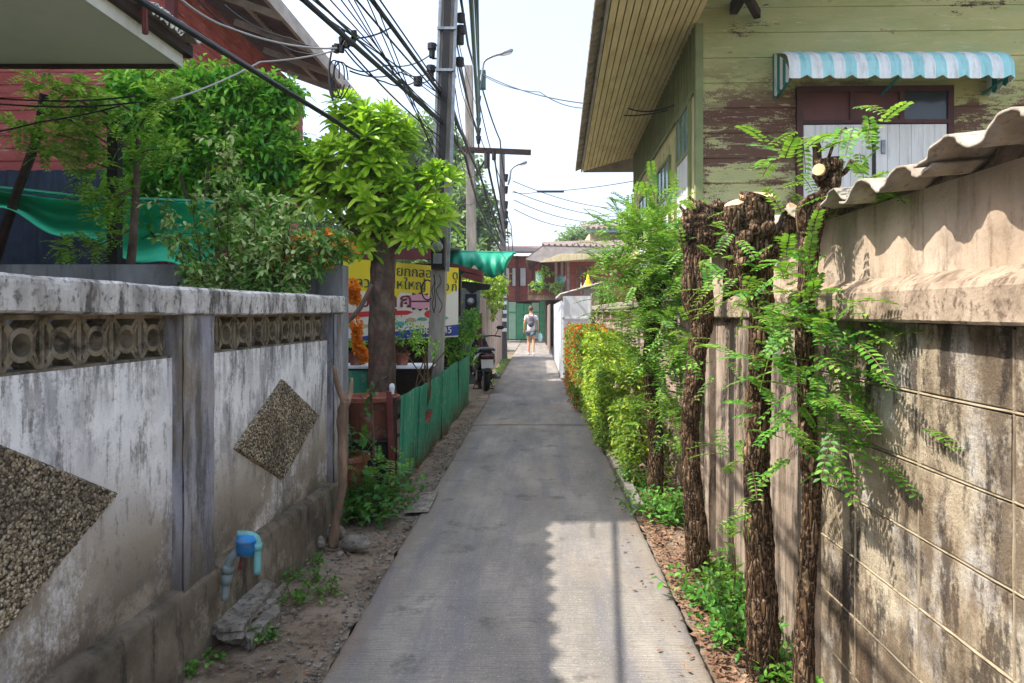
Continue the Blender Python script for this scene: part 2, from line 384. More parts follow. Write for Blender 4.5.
def bark_mat():
    t = NT('rough_brown_bark'); p_ = t.pos((1, 1, .2))
    wn = t.n('ShaderNodeTexNoise'); wn.inputs['Scale'].default_value = 20; wn.inputs['Detail'].default_value = 5; t.l(p_, wn.inputs['Vector'])
    va = t.n('ShaderNodeVectorMath', operation='MULTIPLY_ADD'); t.l(wn.outputs['Color'], va.inputs[0]); va.inputs[1].default_value = (.04, .04, .04); t.l(p_, va.inputs[2])
    ve = t.n('ShaderNodeTexVoronoi', feature='DISTANCE_TO_EDGE'); ve.inputs['Scale'].default_value = 55; t.l(va.outputs[0], ve.inputs['Vector'])
    vc = t.n('ShaderNodeTexVoronoi'); vc.inputs['Scale'].default_value = 55; t.l(va.outputs[0], vc.inputs['Vector']); sp = t.n('ShaderNodeSeparateColor'); t.l(vc.outputs['Color'], sp.inputs[0])
    col = t.ramp(sp.outputs[0], [(0, '513c2a'), (.4, '66503a'), (.75, '7c644c'), (1, '927a60')])
    col = t.mix(t.mul(t.rng(t.noise(t.pos((1, 1, .6)), 7, 8), .45, .6), .6), col, '40301f')
    col = t.mix(t.rng(ve.outputs['Distance'], 0, .16, 1, 0), col, '1d140e')
    col = t.mix(t.mul(t.rng(t.noise(t.pos((1, 1, 1)), 70, 4), .56, .64), .5), col, 'b59c84')
    b = t.n('ShaderNodeBsdfPrincipled'); t.l(col, b.inputs['Base Color']); b.inputs['Roughness'].default_value = .95; b.inputs['Specular IOR Level'].default_value = .15
    h = t.mul(t.rng(ve.outputs['Distance'], 0, .3), t.mul(t.noise(p_, 90, 6), .6), 'ADD')
    bn = t.n('ShaderNodeBump'); bn.inputs['Strength'].default_value = 1; bn.inputs['Distance'].default_value = .012; t.l(h, bn.inputs['Height']); t.l(bn.outputs[0], b.inputs['Normal'])
    t.l(b.outputs[0], t.out.inputs[0]); return t.m
m_bark = bark_mat()
m_bark2 = M('grey_brown_bark', [(.3, '3a3029'), (.5, '5d4d42'), (.7, '7a6a5c')], 12, (1, 1, .6), layers=[
    dict(scale=(1, 1, 1), n=5, lo=.52, hi=.66, col='6b3b34', fac=.5)], rough=.95, bump=.9, bscale=40, bdist=.02)
m_cut = M('pale_cut_wood', [(.3, 'b08b66'), (.6, 'd9b78d'), (.8, 'e6cba6')], 12, rough=.8, bump=.3, bscale=60)
m_stick = M('dead_peeling_wood', [(.3, '54443a'), (.5, '7a6452'), (.7, 'a58c74')], 9, (1, 1, .3), rough=.9, bump=.8, bscale=30, bstretch=(1, 1, .3), bdist=.02)
m_twig = M('twig_brown', [(.3, '4a3a2a'), (.7, '6d5a3e')], 8, rough=.9, bump=0)
m_pole = M('pole_concrete', [(.3, '77726c'), (.5, '989189'), (.75, 'aea79d')], 4, (2, 2, .5), layers=[
    dict(scale=(4, 4, .4), n=3, lo=.52, hi=.66, col='57524c', fac=.7)], rough=.9, bump=.3)
m_poledk = M('pole_dark_concrete', [(.3, '4e4c4d'), (.7, '716e6e')], 4, (2, 2, .4), layers=[dict(scale=(4, 4, .4), n=3, lo=.52, hi=.66, col='38363a', fac=.7)], rough=.9, bump=.3)
m_black = M('black_rubber', '17181a', rough=.55, bump=0)
m_cable = M('cable_black', '26292d', rough=.6, bump=0)
m_teal = M('cable_teal_grey', '46615f', rough=.6, bump=0)
m_pale = M('cable_grey', '9a9a9a', rough=.6, bump=0)
m_steel = M('galvanised_steel', [(.3, '70757a'), (.7, '9aa0a5')], 10, metal=.6, rough=.5, bump=.1)
m_darksteel = M('dark_painted_steel', [(.3, '1c1c1e'), (.7, '302c2a')], 8, rough=.6, bump=.2)
m_white = M('white_paint', [(.3, 'd0d4d8'), (.7, 'e6eaee')], 3, layers=[dict(scale=(3, 3, .4), n=3, lo=.55, hi=.7, col='9aa0a4', fac=.5)], rough=.6, bump=.1)
m_white_d = M('weathered_white_boards', [(.3, 'bfc0bd'), (.7, 'd8d9d6')], 3, (4, 4, .5), layers=[dict(scale=(7, 7, .5), n=3, lo=.55, hi=.7, col='8d8a84', fac=.6)], rough=.7, bump=.2)
m_soffit = M('grey_green_soffit', [(.3, 'd2d5c8'), (.7, 'dee1d4')], 1.5, rough=.8, bump=.05)
m_fascia = M('white_fascia_board', [(.3, 'c9c9bf'), (.7, 'dcdcd2')], 3, layers=[dict(n=5, lo=.55, hi=.7, col='9a988c', fac=.6)], rough=.7, bump=.1)
m_darkwood = M('dark_wood', [(.3, '2a201c'), (.7, '43332b')], 8, (1, 1, 4), rough=.8, bump=.4)
m_red2 = M('bright_red_planks', [(.3, '8f4a40'), (.5, 'a85a4e'), (.75, 'b4685c')], 2, (1, 1, 3), layers=[dict(scale=(1, 1, 5), n=2, lo=.5, hi=.68, col='7a302c', fac=.6)], rough=.75, bump=.2)
m_red = M('red_painted_planks', [(.3, '87403a'), (.5, '9e504a'), (.75, 'ae635c')], 2, (1, 1, 3), layers=[
    dict(scale=(1, 1, 9), n=2.2, lo=.6, hi=.66, col='c9b3ae', fac=.75), dict(scale=(1, 1, 5), n=2, lo=.5, hi=.68, col='63201f', fac=.6)], rough=.75, bump=.3)
m_brownroof = M('brown_corrugated_metal', [(.3, '4a3f3a'), (.7, '6d6059')], 4, rough=.7, bump=.2)
m_fasciagrey = M('weathered_grey_fascia', [(.3, '8f8680'), (.7, 'b5aca5')], 5, (1, .5, 1), rough=.8, bump=.2)
m_greenply = M('peeling_green_boards', [(.3, '969a66'), (.5, 'a8a873'), (.75, 'b8b284')], 1.6, (.7, 1, 2), layers=[
    dict(scale=(.8, 1, 3), n=1.2, lo=.5, hi=.68, col='8ba076', fac=.6),
    dict(scale=(.8, 1, 4), n=1.1, lo=.585, hi=.61, col='4b3730', fac=.95, detail=14, rough=.75),
    dict(scale=(.5, 1, 1.8), n=1.3, lo=.5, hi=.53, col='5a3c33', z=(4.3, 3.7), fac=.95, detail=14, rough=.78),
    dict(scale=(.45, 1, 2.2), n=1.2, lo=.475, hi=.505, col='5a3c33', x=(0, 1.9, .9), z=(3.95, 3.55), fac=.95, detail=14, rough=.78),
    dict(scale=(1, 1, 8), n=4, lo=.58, hi=.63, col='c0b894', fac=.6)], rough=.75, bump=.5, bscale=20, bstretch=(.4, 1, 5))
m_yellowwall = M('pale_yellow_boards', [(.3, 'b5b078'), (.6, 'c9c38d'), (.8, 'd5cf9f')], 2, layers=[dict(scale=(3, 1, .6), n=3, lo=.55, hi=.7, col='8d8b60', fac=.6)], rough=.8, bump=.2)
m_olive = M('olive_dark_boards', [(.3, '6c7550'), (.7, '889064')], 3, rough=.8, bump=.2)
m_slat = M('cream_soffit_slats', [(.3, 'b9a980'), (.6, 'd6c79f'), (.8, 'e0d2ac')], 3, (3, .5, 1), layers=[dict(scale=(3, .6, 1), n=2, lo=.55, hi=.7, col='a07f55', fac=.6)], rough=.8, bump=.2)
m_gap = M('dark_gap', '2b2620', rough=.9, bump=0)
m_maroon = M('maroon_paint', [(.3, '55282a'), (.7, '6d383a')], 4, rough=.7, bump=.2)
m_awn_w = M('awning_white', [(.3, 'd0d8da'), (.7, 'e8eced')], 3, layers=[dict(scale=(5, 1, 1), n=4, lo=.5, hi=.68, col='8f948c', fac=.55)], rough=.6, bump=.1)
m_awn_t = M('awning_teal', [(.3, '8cc6cc'), (.7, 'a6dade')], 3, layers=[dict(scale=(5, 1, 1), n=4, lo=.5, hi=.68, col='6b8682', fac=.5)], rough=.6, bump=.1)
m_awn_edge = M('awning_dark_teal', '1f7a78', rough=.6, bump=0)
m_brownframe = M('brown_window_frame', [(.3, '3a2422'), (.7, '54342f')], 6, rough=.6, bump=.2)
m_panelbrown = M('brown_transom_panel', [(.3, '4a2a26'), (.7, '5f3832')], 4, rough=.5, bump=.1)
m_darkglass = M('dark_window_glass', '2e3338', rough=.15, bump=0, spec=.6)
m_blueglass = M('bluish_window_glass', [(.3, '3f6f74'), (.7, '6c9aa0')], 3, rough=.2, bump=0, spec=.6)
m_net = M('green_shade_net', [(.3, '1fae86'), (.7, '3cc8a0')], 5, rough=.7, bump=.3, bscale=200)
m_tarp = M('green_tarpaulin', [(.3, '0d7a5e'), (.7, '14967a')], 4, rough=.5, bump=.2)
m_bluemesh = M('dark_blue_sheet_metal', [(.3, '1c2633'), (.7, '2f3c4c')], 4, rough=.7, bump=.3)
m_greenfence = M('green_corrugated_sheet', [(.3, '27755a'), (.5, '378c6c'), (.75, '4ca280')], 3, (1, 1, .4), layers=[
    dict(n=9, lo=.55, hi=.64, col='8a9a8c', fac=.6), dict(scale=(1, 1, 1), n=6, lo=.38, hi=.5, col='5d4632', z=(.35, .05), fac=.95), dict(scale=(3, 3, .5), n=4, lo=.6, hi=.66, col='7a5238', fac=.7),
    dict(scale=(4, 4, .3), n=2.5, lo=.54, hi=.68, col='1b4a3a', fac=.7)], rough=.65, bump=.2)
m_terra = M('terracotta', [(.3, '6e3f30'), (.6, '8f5744'), (.8, 'a87260')], 6, layers=[dict(n=8, lo=.55, hi=.68, col='b5a595', fac=.6)], rough=.9, bump=.3)
m_valveblue = M('blue_valve_plastic', [(.3, '1467a8'), (.7, '2a86c9')], 12, layers=[dict(n=18, lo=.5, hi=.62, col='6f7c80', fac=.65)], rough=.6, bump=.1)
m_pipeteal = M('teal_pvc_pipe', [(.3, '5c9ea0'), (.7, '7ab6b6')], 10, layers=[dict(n=14, lo=.48, hi=.62, col='6a6656', fac=.7)], rough=.5, bump=.1)
m_pipegrey = M('grey_pvc_pipe', [(.3, '5e6a6a'), (.7, '849090')], 10, rough=.6, bump=.2)
m_orange = M('marigold_orange', [(.3, 'e07a08'), (.7, 'f7a51c')], 30, rough=.7, bump=0)
m_redpost = M('rusty_red_post', [(.3, '5a2a28'), (.7, '703834')], 9, rough=.7, bump=.2)
m_banner_y = M('banner_yellow', [(.3, 'd9c51e'), (.7, 'e8d62c')], 2, rough=.5, bump=0)
m_banner_w = M('banner_white', 'd9dadf', rough=.5, bump=0)
m_banner_b = M('banner_blue', '1a3f9a', rough=.5, bump=0)
m_ink_g = M('ink_dark_teal', '12504e', rough=.5, bump=0)
m_ink_m = M('ink_maroon', '7d1433', rough=.5, bump=0)
m_ink_r = M('ink_red', 'c22338', rough=.5, bump=0)
m_ink_p = M('ink_pink', 'd9a0c8', rough=.5, bump=0)
m_ink_t = M('ink_turquoise', '4fa3ac', rough=.5, bump=0)
m_ink_k = M('ink_navy', '1c2440', rough=.5, bump=0)
m_planks = M('grey_brown_planks', [(.3, '7c6d63'), (.6, '9d8c80'), (.8, 'b09f92')], 5, (4, 4, .3), layers=[dict(scale=(6, 6, .4), n=3, lo=.52, hi=.66, col='5a4c44', fac=.7)], rough=.85, bump=.4)
m_greengate = M('green_gate_paint', [(.3, '3f9068'), (.7, '62b088')], 3, rough=.6, bump=.1)
m_greengate2 = M('pale_green_gate', [(.3, '8fbba0'), (.7, 'a9cdb5')], 3, rough=.6, bump=.1)
m_rooftile = M('old_roof_tiles', [(.3, '5f524c'), (.6, '7e6e68'), (.8, '938580')], 10, rough=.9, bump=.4)
m_beige = M('beige_wall_paint', [(.3, 'a8967f'), (.7, 'c2b198')], 3, rough=.85, bump=.2)
m_litter = M('dry_leaves', [(.3, '5a4030'), (.5, '80604a'), (.7, 'a58a6e')], 9, rough=.9, bump=0)
m_skin = M('skin', [(.3, 'b98468'), (.7, 'c99478')], 6, rough=.55, bump=0)
m_shirt = M('white_cotton', [(.3, 'cfc8c8'), (.7, 'e2dcdc')], 6, rough=.85, bump=.1)
m_denim = M('blue_denim', [(.3, '4b6270'), (.7, '647d8c')], 20, rough=.9, bump=.1)
m_bag = M('grey_backpack_cloth', [(.3, '55505a'), (.7, '6f6a74')], 10, rough=.85, bump=.1)
m_hair = M('brown_hair', [(.3, '4d3a28'), (.7, '6d5238')], 30, rough=.6, bump=.2)
m_bluebag = M('blue_white_bag', [(.3, 'a9d2d8'), (.7, 'd8ecee')], 20, rough=.6, bump=0)
m_plate = M('number_plate_white', 'dadcdd', rough=.4, bump=0)
m_tail = M('red_tail_lamp', '6d1214', rough=.25, bump=0, spec=.6)
m_gloss = M('glossy_black_paint', '111215', rough=.25, bump=0, spec=.5)
lf_dark = leafmat('dense_tree_leaves', [(.1, '1c5016'), (.35, '3c8c28'), (.6, '6cbc38'), (.85, 'b8e65c')], .5)
lf_feather = leafmat('feathery_leaves', [(.1, '3a7224'), (.35, '5e9e34'), (.6, '94c648'), (.9, 'd4e67a')], .5)
lf_yellow = leafmat('bright_spoon_leaves', [(.1, '4c8818'), (.4, '8cbc24'), (.7, 'b4d83c'), (.95, 'dcec68')], .4, .35)
lf_shrub = leafmat('pale_shrub_leaves', [(.1, '26501a'), (.3, '4c8a34'), (.55, '8cb45c'), (.8, 'dce4a8')], .35)
lf_pin = leafmat('pinnate_leaves', [(.1, '26551a'), (.4, '447f28'), (.7, '6ba038'), (.95, 'a8c45c')], .4)
lf_pinlt = leafmat('light_pinnate_leaves', [(.1, '336e22'), (.4, '568f30'), (.7, '80ad44'), (.95, 'b4c868')], .4)
lf_hedge = leafmat('hedge_leaves', [(.1, '254a18'), (.35, '4d7820'), (.65, '84982a'), (.95, 'b6b048')], .3)
lf_croton = leafmat('yellow_green_leaves', [(.1, '2e5818'), (.35, '648e22'), (.65, '9cb430'), (.95, 'ced050')], .3)
lf_far = leafmat('haze_paled_far_leaves', [(.1, '3c5a38'), (.4, '587848'), (.7, '7a9860'), (.95, '9cb27c')], .3, .7, .3)  # greens paled to put distance haze into the leaf colour
lf_weed = leafmat('weed_leaves', [(.1, '255a1a'), (.4, '407a28'), (.7, '629a3a'), (.95, '96b85c')], .35)
lf_darkweed = leafmat('dark_weed_leaves', [(.1, '143c12'), (.4, '255c1c'), (.7, '3f8030'), (.95, '75a848')], .35)
lf_red = leafmat('red_blossoms', [(.1, '9a1c10'), (.5, 'd03a1c'), (.9, 'e8603a')], .3)
lf_orange = leafmat('orange_blossoms', [(.1, 'd86a10'), (.5, 'f08a1c'), (.9, 'ffb040')], .3)
# ================================================================== world, sun, camera
sc = bpy.context.scene
w = bpy.data.worlds.new('World'); sc.world = w; w.use_nodes = True
nt = w.node_tree; bg = nt.nodes['Background']
sky = nt.nodes.new('ShaderNodeTexSky'); sky.sky_type = 'NISHITA'; sky.sun_disc = False
EL = math.radians(52.4); AZ = math.radians(9)          # light travels +X and a little +Y
ldir = Vector((math.cos(AZ)*math.cos(EL), math.sin(AZ)*math.cos(EL), -math.sin(EL)))
sky.sun_elevation = EL; sky.sun_rotation = math.atan2(-ldir.x, -ldir.y)
sky.air_density = 1.0; sky.dust_density = 3.0; sky.ozone_density = 1.0; sky.altitude = 0
bg.inputs[1].default_value = .15
# thin high cloud veil over the clear sky
tcw = nt.nodes.new('ShaderNodeTexCoord'); mpw = nt.nodes.new('ShaderNodeMapping'); mpw.inputs['Scale'].default_value = (1, 1, 3)
nzw = nt.nodes.new('ShaderNodeTexNoise'); nzw.inputs['Scale'].default_value = 1.3; nzw.inputs['Detail'].default_value = 6; nzw.inputs['Distortion'].default_value = .6
mrw = nt.nodes.new('ShaderNodeMapRange'); mrw.inputs[1].default_value = .3; mrw.inputs[2].default_value = .7; mrw.inputs[3].default_value = .5; mrw.inputs[4].default_value = .72
mxw = nt.nodes.new('ShaderNodeMix'); mxw.data_type = 'RGBA'; mxw.inputs[7].default_value = (1, 1, 1, 1)
# the veil glows brighter towards the sun
dtw = nt.nodes.new('ShaderNodeVectorMath'); dtw.operation = 'DOT_PRODUCT'; dtw.inputs[1].default_value = tuple(-ldir)
nt.links.new(tcw.outputs['Generated'], dtw.inputs[0])
m2w = nt.nodes.new('ShaderNodeMapRange'); m2w.inputs[1].default_value = .25; m2w.inputs[2].default_value = .95; m2w.inputs[3].default_value = 1; m2w.inputs[4].default_value = 3.0
nt.links.new(dtw.outputs['Value'], m2w.inputs[0])
vsw = nt.nodes.new('ShaderNodeVectorMath'); vsw.operation = 'SCALE'; vsw.inputs[0].default_value = (1.25, 1.36, 1.58); nt.links.new(m2w.outputs[0], vsw.inputs['Scale']); nt.links.new(vsw.outputs[0], mxw.inputs[7])
nt.links.new(tcw.outputs['Generated'], mpw.inputs[0]); nt.links.new(mpw.outputs[0], nzw.inputs['Vector']); nt.links.new(nzw.outputs['Fac'], mrw.inputs[0])
nt.links.new(mrw.outputs[0], mxw.inputs[0]); nt.links.new(sky.outputs[0], mxw.inputs[6]); nt.links.new(mxw.outputs[2], bg.inputs[0])
sd = bpy.data.lights.new('sun', 'SUN'); sd.energy = 2.0; sd.angle = math.radians(.5); sd.color = (1, .93, .83)
so = bpy.data.objects.new('sun', sd); C.objects.link(so); so.rotation_euler = ldir.to_track_quat('-Z', 'Y').to_euler(); so.location = (-20, 0, 30)
cd = bpy.data.cameras.new('camera'); cam = bpy.data.objects.new('camera', cd); C.objects.link(cam); sc.camera = cam
cam.location = (0, 0, EYE); cam.rotation_euler = (PI/2, 0, 0)
cd.sensor_width = 36; cd.lens = F*36/1024; cd.clip_end = 2000; cd.clip_start = .05
cd.shift_x = -(VX-512)/1024; cd.shift_y = (VY-341.5)/1024
sc.view_settings.view_transform = 'Standard'; sc.view_settings.look = 'None'; sc.view_settings.exposure = 2.18; sc.view_settings.gamma = 1
sc.cycles.max_bounces = 6; sc.cycles.diffuse_bounces = 4; sc.cycles.transparent_max_bounces = 6; sc.cycles.use_denoising = True
sc.cycles.sample_clamp_indirect = 6

# ================================================================== ground
def struct(o): return tag(o, kind='structure')
gb = MB(); gb.box(-199, 199, -59, 299, -.6, -.08); struct(gb.build('ground', m_ground))
def bumpy(name, x0f, x1f, y0, y1, z, amp, mat, nu=24, nv=200, edge=.02, sc_=3):
    mb = MB()
    def fn(u, v):
        y = y0+(y1-y0)*v; x = x0f(y)+(x1f(y)-x0f(y))*u
        h = amp*(mnoise.noise(Vector((x*sc_, y*sc_, 3)))+.5*mnoise.noise(Vector((x*sc_*3, y*sc_*3, 9)))+.25*mnoise.noise(Vector((x*sc_*8, y*sc_*8, 1))))
        return (x, y, z+h)
    mb.grid(fn, nu, nv); return struct(mb.build(name, mat, smooth=True))
XL, XR = -.885, .72
bumpy('soil_verge', lambda y: -1.62+.0459*y-.1, lambda y: XL-.004+.012*math.sin(y*5)+.01*math.sin(y*17), .2, 26, -.03, .022, m_soil, 30, 420)
bumpy('soil_bed', lambda y: XR+.004+.015*math.sin(y*4)+.012*math.sin(y*15), lambda y: 1.6, .2, 17, -.03, .02, m_soil, 20, 300)
# road in cast slabs with expansion joints
rb = MB()
ys = [-2, 9.9, 16.9, 26, 40.8]
for a, b in zip(ys, ys[1:]):
    xr = XR if a < 16 else .52; y0, y1 = a+.024, b-.024
    def rdf(u, v, y0=y0, y1=y1, xr=xr):
        y_ = y0+(y1-y0)*v; pr = [(0, -.16), (0, -.012), (.008, -.002), (.02, 0), (.3, .003), (.7, .003), (.98, 0), (.992, -.002), (1, -.012), (1, -.16)]
        k = u*9; i = min(int(k), 8); t = k-i; q = pr[i][0]+(pr[i+1][0]-pr[i][0])*t; z = pr[i][1]+(pr[i+1][1]-pr[i][1])*t
        n_ = .012*mnoise.noise(Vector((y_*2.2, 4+round(q), 0)))+.008*mnoise.noise(Vector((y_*9, round(q), 0)))+.006*mnoise.noise(Vector((y_*30, round(q), 0)))
        return (XL+(xr-XL)*q+n_*(1 if q < .05 or q > .95 else 0), y_, z)
    rb.grid(rdf, 9, int((y1-y0)*28))
struct(rb.build('road', m_road, smooth=True))
jb = MB()
for y in ys[1:-1]: jb.box(XL+.003, (XR if y < 17 else .52)-.003, y-.024, y+.024, -.15, -.008)
struct(jb.build('road_joint', m_joint))
kb = MB()
y = 5.6
while y < 16.5:
    L = rnd.uniform(.85, 1.1); o = rnd.uniform(-.006, .006); kb.box(XR+.006+o, XR+.085+o, y, y+L-.01, -.12, .05+rnd.uniform(-.008, .01)); y += L
struct(kb.build('kerb', m_kerb, bevel=.01))
pb = MB(); pb.box(-2.3, -.9, 30, 40.8, -.1, .01); struct(pb.build('pavement', m_kerb))

# ================================================================== left boundary wall
SL = math.atan(.0459)
W = thing('boundary_wall', 'stained white rendered wall with pebble-dash diamonds and pierced concrete blocks', 'wall', (-1.7, 0, 0), -SL)
def wall_box(y0, y1, mat=m_plaster):
    mb = MB()
    def fn(u, v): 
        z = .28+1.03*v; y_ = y0+(y1-y0)*u
        return (.004*mnoise.noise(Vector((y_*3, z*3, 0))), y_, z)
    mb.grid(fn, 60, 30); mb.box(-.15, -.02, y0, y1, .28, 1.297); return mb.build('rendered_panel', mat, W)
wall_box(.2, 3.17); wall_box(3.4, 5.16)
mb = MB()
def plf(u, v):   # plinth cross-section with a worn sloped top
    pr = [(-.15, 0.30), (0.0, .325), (.045, .318), (.06, .30), (.065, .26), (.07, .1), (.075, -.1)]
    k = v*(len(pr)-1); i = min(int(k), len(pr)-2); t = k-i
    x = pr[i][0]+(pr[i+1][0]-pr[i][0])*t; z = pr[i][1]+(pr[i+1][1]-pr[i][1])*t; y_ = .2+5.2*u
    n_ = mnoise.noise(Vector((y_*5, z*5, 2)))*.009+mnoise.noise(Vector((y_*16, z*16, 2)))*.004
    return (x+n_, y_, z+n_*.7)
mb.grid(plf, 420, 24); mb.build('plinth', m_plinth, W, smooth=True)
for y0, y1, d in ((.9, 1.14, .05), (3.15, 3.42, .05), (5.14, 5.34, .05)):
    mb = MB()
    mb.grid(lambda u, v: (d+.006*mnoise.noise(Vector((u*2+y0, v*9, 0))), y0+(y1-y0)*u, .29+1.2*v), 8, 60)
    mb.box(-.16, d-.008, y0, y1, -.05, 1.494); mb.build('pilaster', m_pilaster, W)
mb = MB()
def capf(u, v):
    y_ = .15+5.22*u; pr = [(-.2, 1.5), (-.2, 1.615), (-.19, 1.63), (.055, 1.615), (.068, 1.605), (.07, 1.59), (.07, 1.505), (.06, 1.498), (-.2, 1.496)]
    k = v*(len(pr)-1); i = min(int(k), len(pr)-2); t = k-i
    x = pr[i][0]+(pr[i+1][0]-pr[i][0])*t; z = pr[i][1]+(pr[i+1][1]-pr[i][1])*t
    n_ = mnoise.noise(Vector((y_*6, z*14, x*9)))*.006+mnoise.noise(Vector((y_*25, z*30, x*20)))*.003
    return (x+n_, y_, z+n_+.006*math.sin(y_*1.3))
mb.grid(capf, 420, 32); mb.box(-.19, .06, .15, .2, 1.5, 1.61); mb.box(-.19, .06, 5.345, 5.368, 1.502, 1.612)
mb.build('cap', m_cap, W)
def breeze(y0, y1):
    mb = MB(); n = round((y1-y0)/.19); s = (y1-y0)/n
    xa, xb = -.11, -.03
    mb.box(xa, xb+.02, y0, y1, 1.296, 1.318); mb.box(xa, xb, y0, y1, 1.478, 1.494)
    zc = 1.398; R = .08
    def ring(cy, cz, ro, ri, a0=0, a1=2*PI, k=20, st=1.0):
        vs = []; fs = []
        for j in range(k+1):
            a = a0+(a1-a0)*j/k
            for x, r in ((xa, ro), (xb, ro), (xb, ri), (xa, ri)): vs.append((x, cy+r*math.cos(a)*st, cz+r*math.sin(a)))
        for j in range(k):
            for q in range(4): fs.append((j*4+q, j*4+(q+1) % 4, j*4+4+(q+1) % 4, j*4+4+q))
        mb.add(vs, fs)
    for i in range(n):
        cy = y0+(i+.5)*s
        ring(cy, zc, .056, .038, st=1.1)
        mb.box(xa+.002, xb-.002, cy-s/2, cy-s/2+.011, 1.316, 1.48); mb.box(xa+.002, xb-.002, cy+s/2-.011, cy+s/2-.0005, 1.316, 1.48)
        for sg in (-1, 1):
            ring(cy+sg*s/2, zc, .074, .056, PI/2+.5 if sg > 0 else -PI/2+.5, 3*PI/2-.5 if sg > 0 else PI/2-.5, 12, st=.62)
            for q in (-1, 1): mb.bar(((xa+xb)/2, cy+sg*.036, zc+q*.04), ((xa+xb)/2, cy+sg*.078, zc+q*.08), .018, xb-xa-.006, up=(1, 0, 0))
    mb.build('breeze_block_screen', m_screen, W)
breeze(1.14, 3.15); breeze(3.42, 5.14)
def diamond(yc, zc, hw, hh):
    mb = MB(); n = 110
    def fn(u, v):
        a = u*2-1; b = v*2-1
        y_ = (a-b)*.5; z_ = (a+b)*.5
        e = 1-max(abs(a), abs(b))
        h = .022*min(1, e*25)
        yy = yc+hw*y_; zz = zc+hh*z_
        if e > .005: h += .007*mnoise.noise(Vector((yy*70, zz*70, 0)))+.004*mnoise.noise(Vector((yy*140, zz*140, 5)))
        return (h, yy, zz)
    mb.grid(fn, n, n); mb.build('pebble_dash_diamond', m_pebble, W)
diamond(2.14, .83, .625*1.0, .31); diamond(4.325, .82, .62, .295)

# garden wall behind and across
mb = MB()
mb.grid(lambda u, v: (-7+5.55*u, 5.48+.006*mnoise.noise(Vector((u*30, v*5, 0))), 1.86*v), 60, 14)
mb.box(-7, -1.45, 5.486, 5.66, -.05, 1.858)
tag(mb.build('garden_wall', m_garden), 'plain grey garden wall running behind the white wall, shrubs above it', 'wall')

# ================================================================== canopy top-left
CAN = thing('canopy_roof', 'near canopy with pale green soffit, white fascia and grey corrugated sheets', 'roof', (-2.88, 6.0, 3.49))
XE = -2.35
mb = MB(); mb.box(-3.3, -.03, -9, -.035, .02, .04); mb.build('soffit', m_soffit, CAN)
mb = MB(); mb.box(-.03, 0, -9, .0, 0, .17); mb.build('fascia', m_fascia, CAN)
mb = MB(); mb.box(-3.3, -.032, -.032, 0, -.012, .12); mb.build('end_trim', m_darkwood, CAN)
mb = MB()
def corr(u, v):
    y_ = -9+9.06*v; x = .15-3.4*(1-u)
    return (x, y_, .2+.16*(1-u)*3+.028*math.sin(y_*2*PI/.25)+0)
mb.grid(corr, 3, 520); mb.build('corrugated_sheet', m_tile, CAN, solid=.012)
mb = MB(); mb.box(.002, .06, -9, .05, .1, .17); mb.box(-2.5, .05, .0, .07, .1, .2); mb.build('rafter', m_darkwood, CAN)
mb = MB(); mb.tube([(-.02, -.8, .12), (.1, -.8, .12), (.13, -.8, .1)], .012, 8); mb.tube([(.12, -.82, .3), (.12, -.8, -.03)], [.02, .018], 7, jit=.3); mb.build('hanging_bracket', m_redpost, CAN)
mb = MB()
for k in range(9):
    a = rnd.uniform(0, 6); c = Vector((.15+rnd.uniform(-.01, .02), -.7+k*.05, .2))
    mb.tube(spline([c+Vector((.0, .05*math.cos(q+a), .05*math.sin(q*1.3+a)-.02)) for q in np.linspace(0, 5, 5)]), .006, 5)
mb.build('tied_rope', m_fascia, CAN)
# the building it belongs to
H = thing('near_house', 'rendered house side behind the canopy', 'house', (-4.75, 0, 0))
mb = MB(); mb.box(-5, 0, -9, 5.8, -.05, 3.6); mb.build('wall', m_fascia, H)

# ================================================================== red timber house
R = thing('red_house', 'tall red plank house behind the green trees with brown corrugated eave', 'house', (-4.9, 10, 0))
def planks(mb, x0, x1, z0, z1, fn, h=.17, lap=.012):
    """lapped boards; fn(a, out, z) -> xyz"""
    z = z0
    while z < z1-.01:
        z2 = min(z+h, z1)
        vs = [fn(x0, .0, z), fn(x1, .0, z), fn(x1, lap, z+.004), fn(x0, lap, z+.004), fn(x0, .0, z2), fn(x1, .0, z2)]
        mb.add(vs, [(0, 1, 2, 3), (3, 2, 5, 4)]); z = z2
mb = MB(); planks(mb, -9, 0, 2.0, 5.95, lambda a, o, z: (a, -.1-o, z)); mb.box(-9, -.01, -.1, 5.4, 0, 6.0); mb.build('front_wall', m_red, R)
mb = MB(); planks(mb, -.1, 5.4, 2.0, 6.1, lambda a, o, z: (.002+o, a, z)); mb.build('side_wall', m_red, R)
mb = MB(); mb.box(-.06, .06, -.16, -.05, 0, 6); mb.build('corner_post', m_maroon, R)
for x0, x1, z0, z1 in ((-.78, -.34, 4.3, 4.62),):
    mb = MB(); mb.box(x0, x1, -.15, -.12, z0, z1); wv = mb.build('window', m_white, R)
    mb = MB()
    for q in (x0-.04, x1): mb.box(q, q+.04, -.16, -.12, z0-.04, z1+.04)
    mb.box(x0, x1, -.16, -.12, z1, z1+.04); mb.box(x0, x1, -.16, -.12, z0-.04, z0); mb.build('frame', m_fasciagrey, wv)
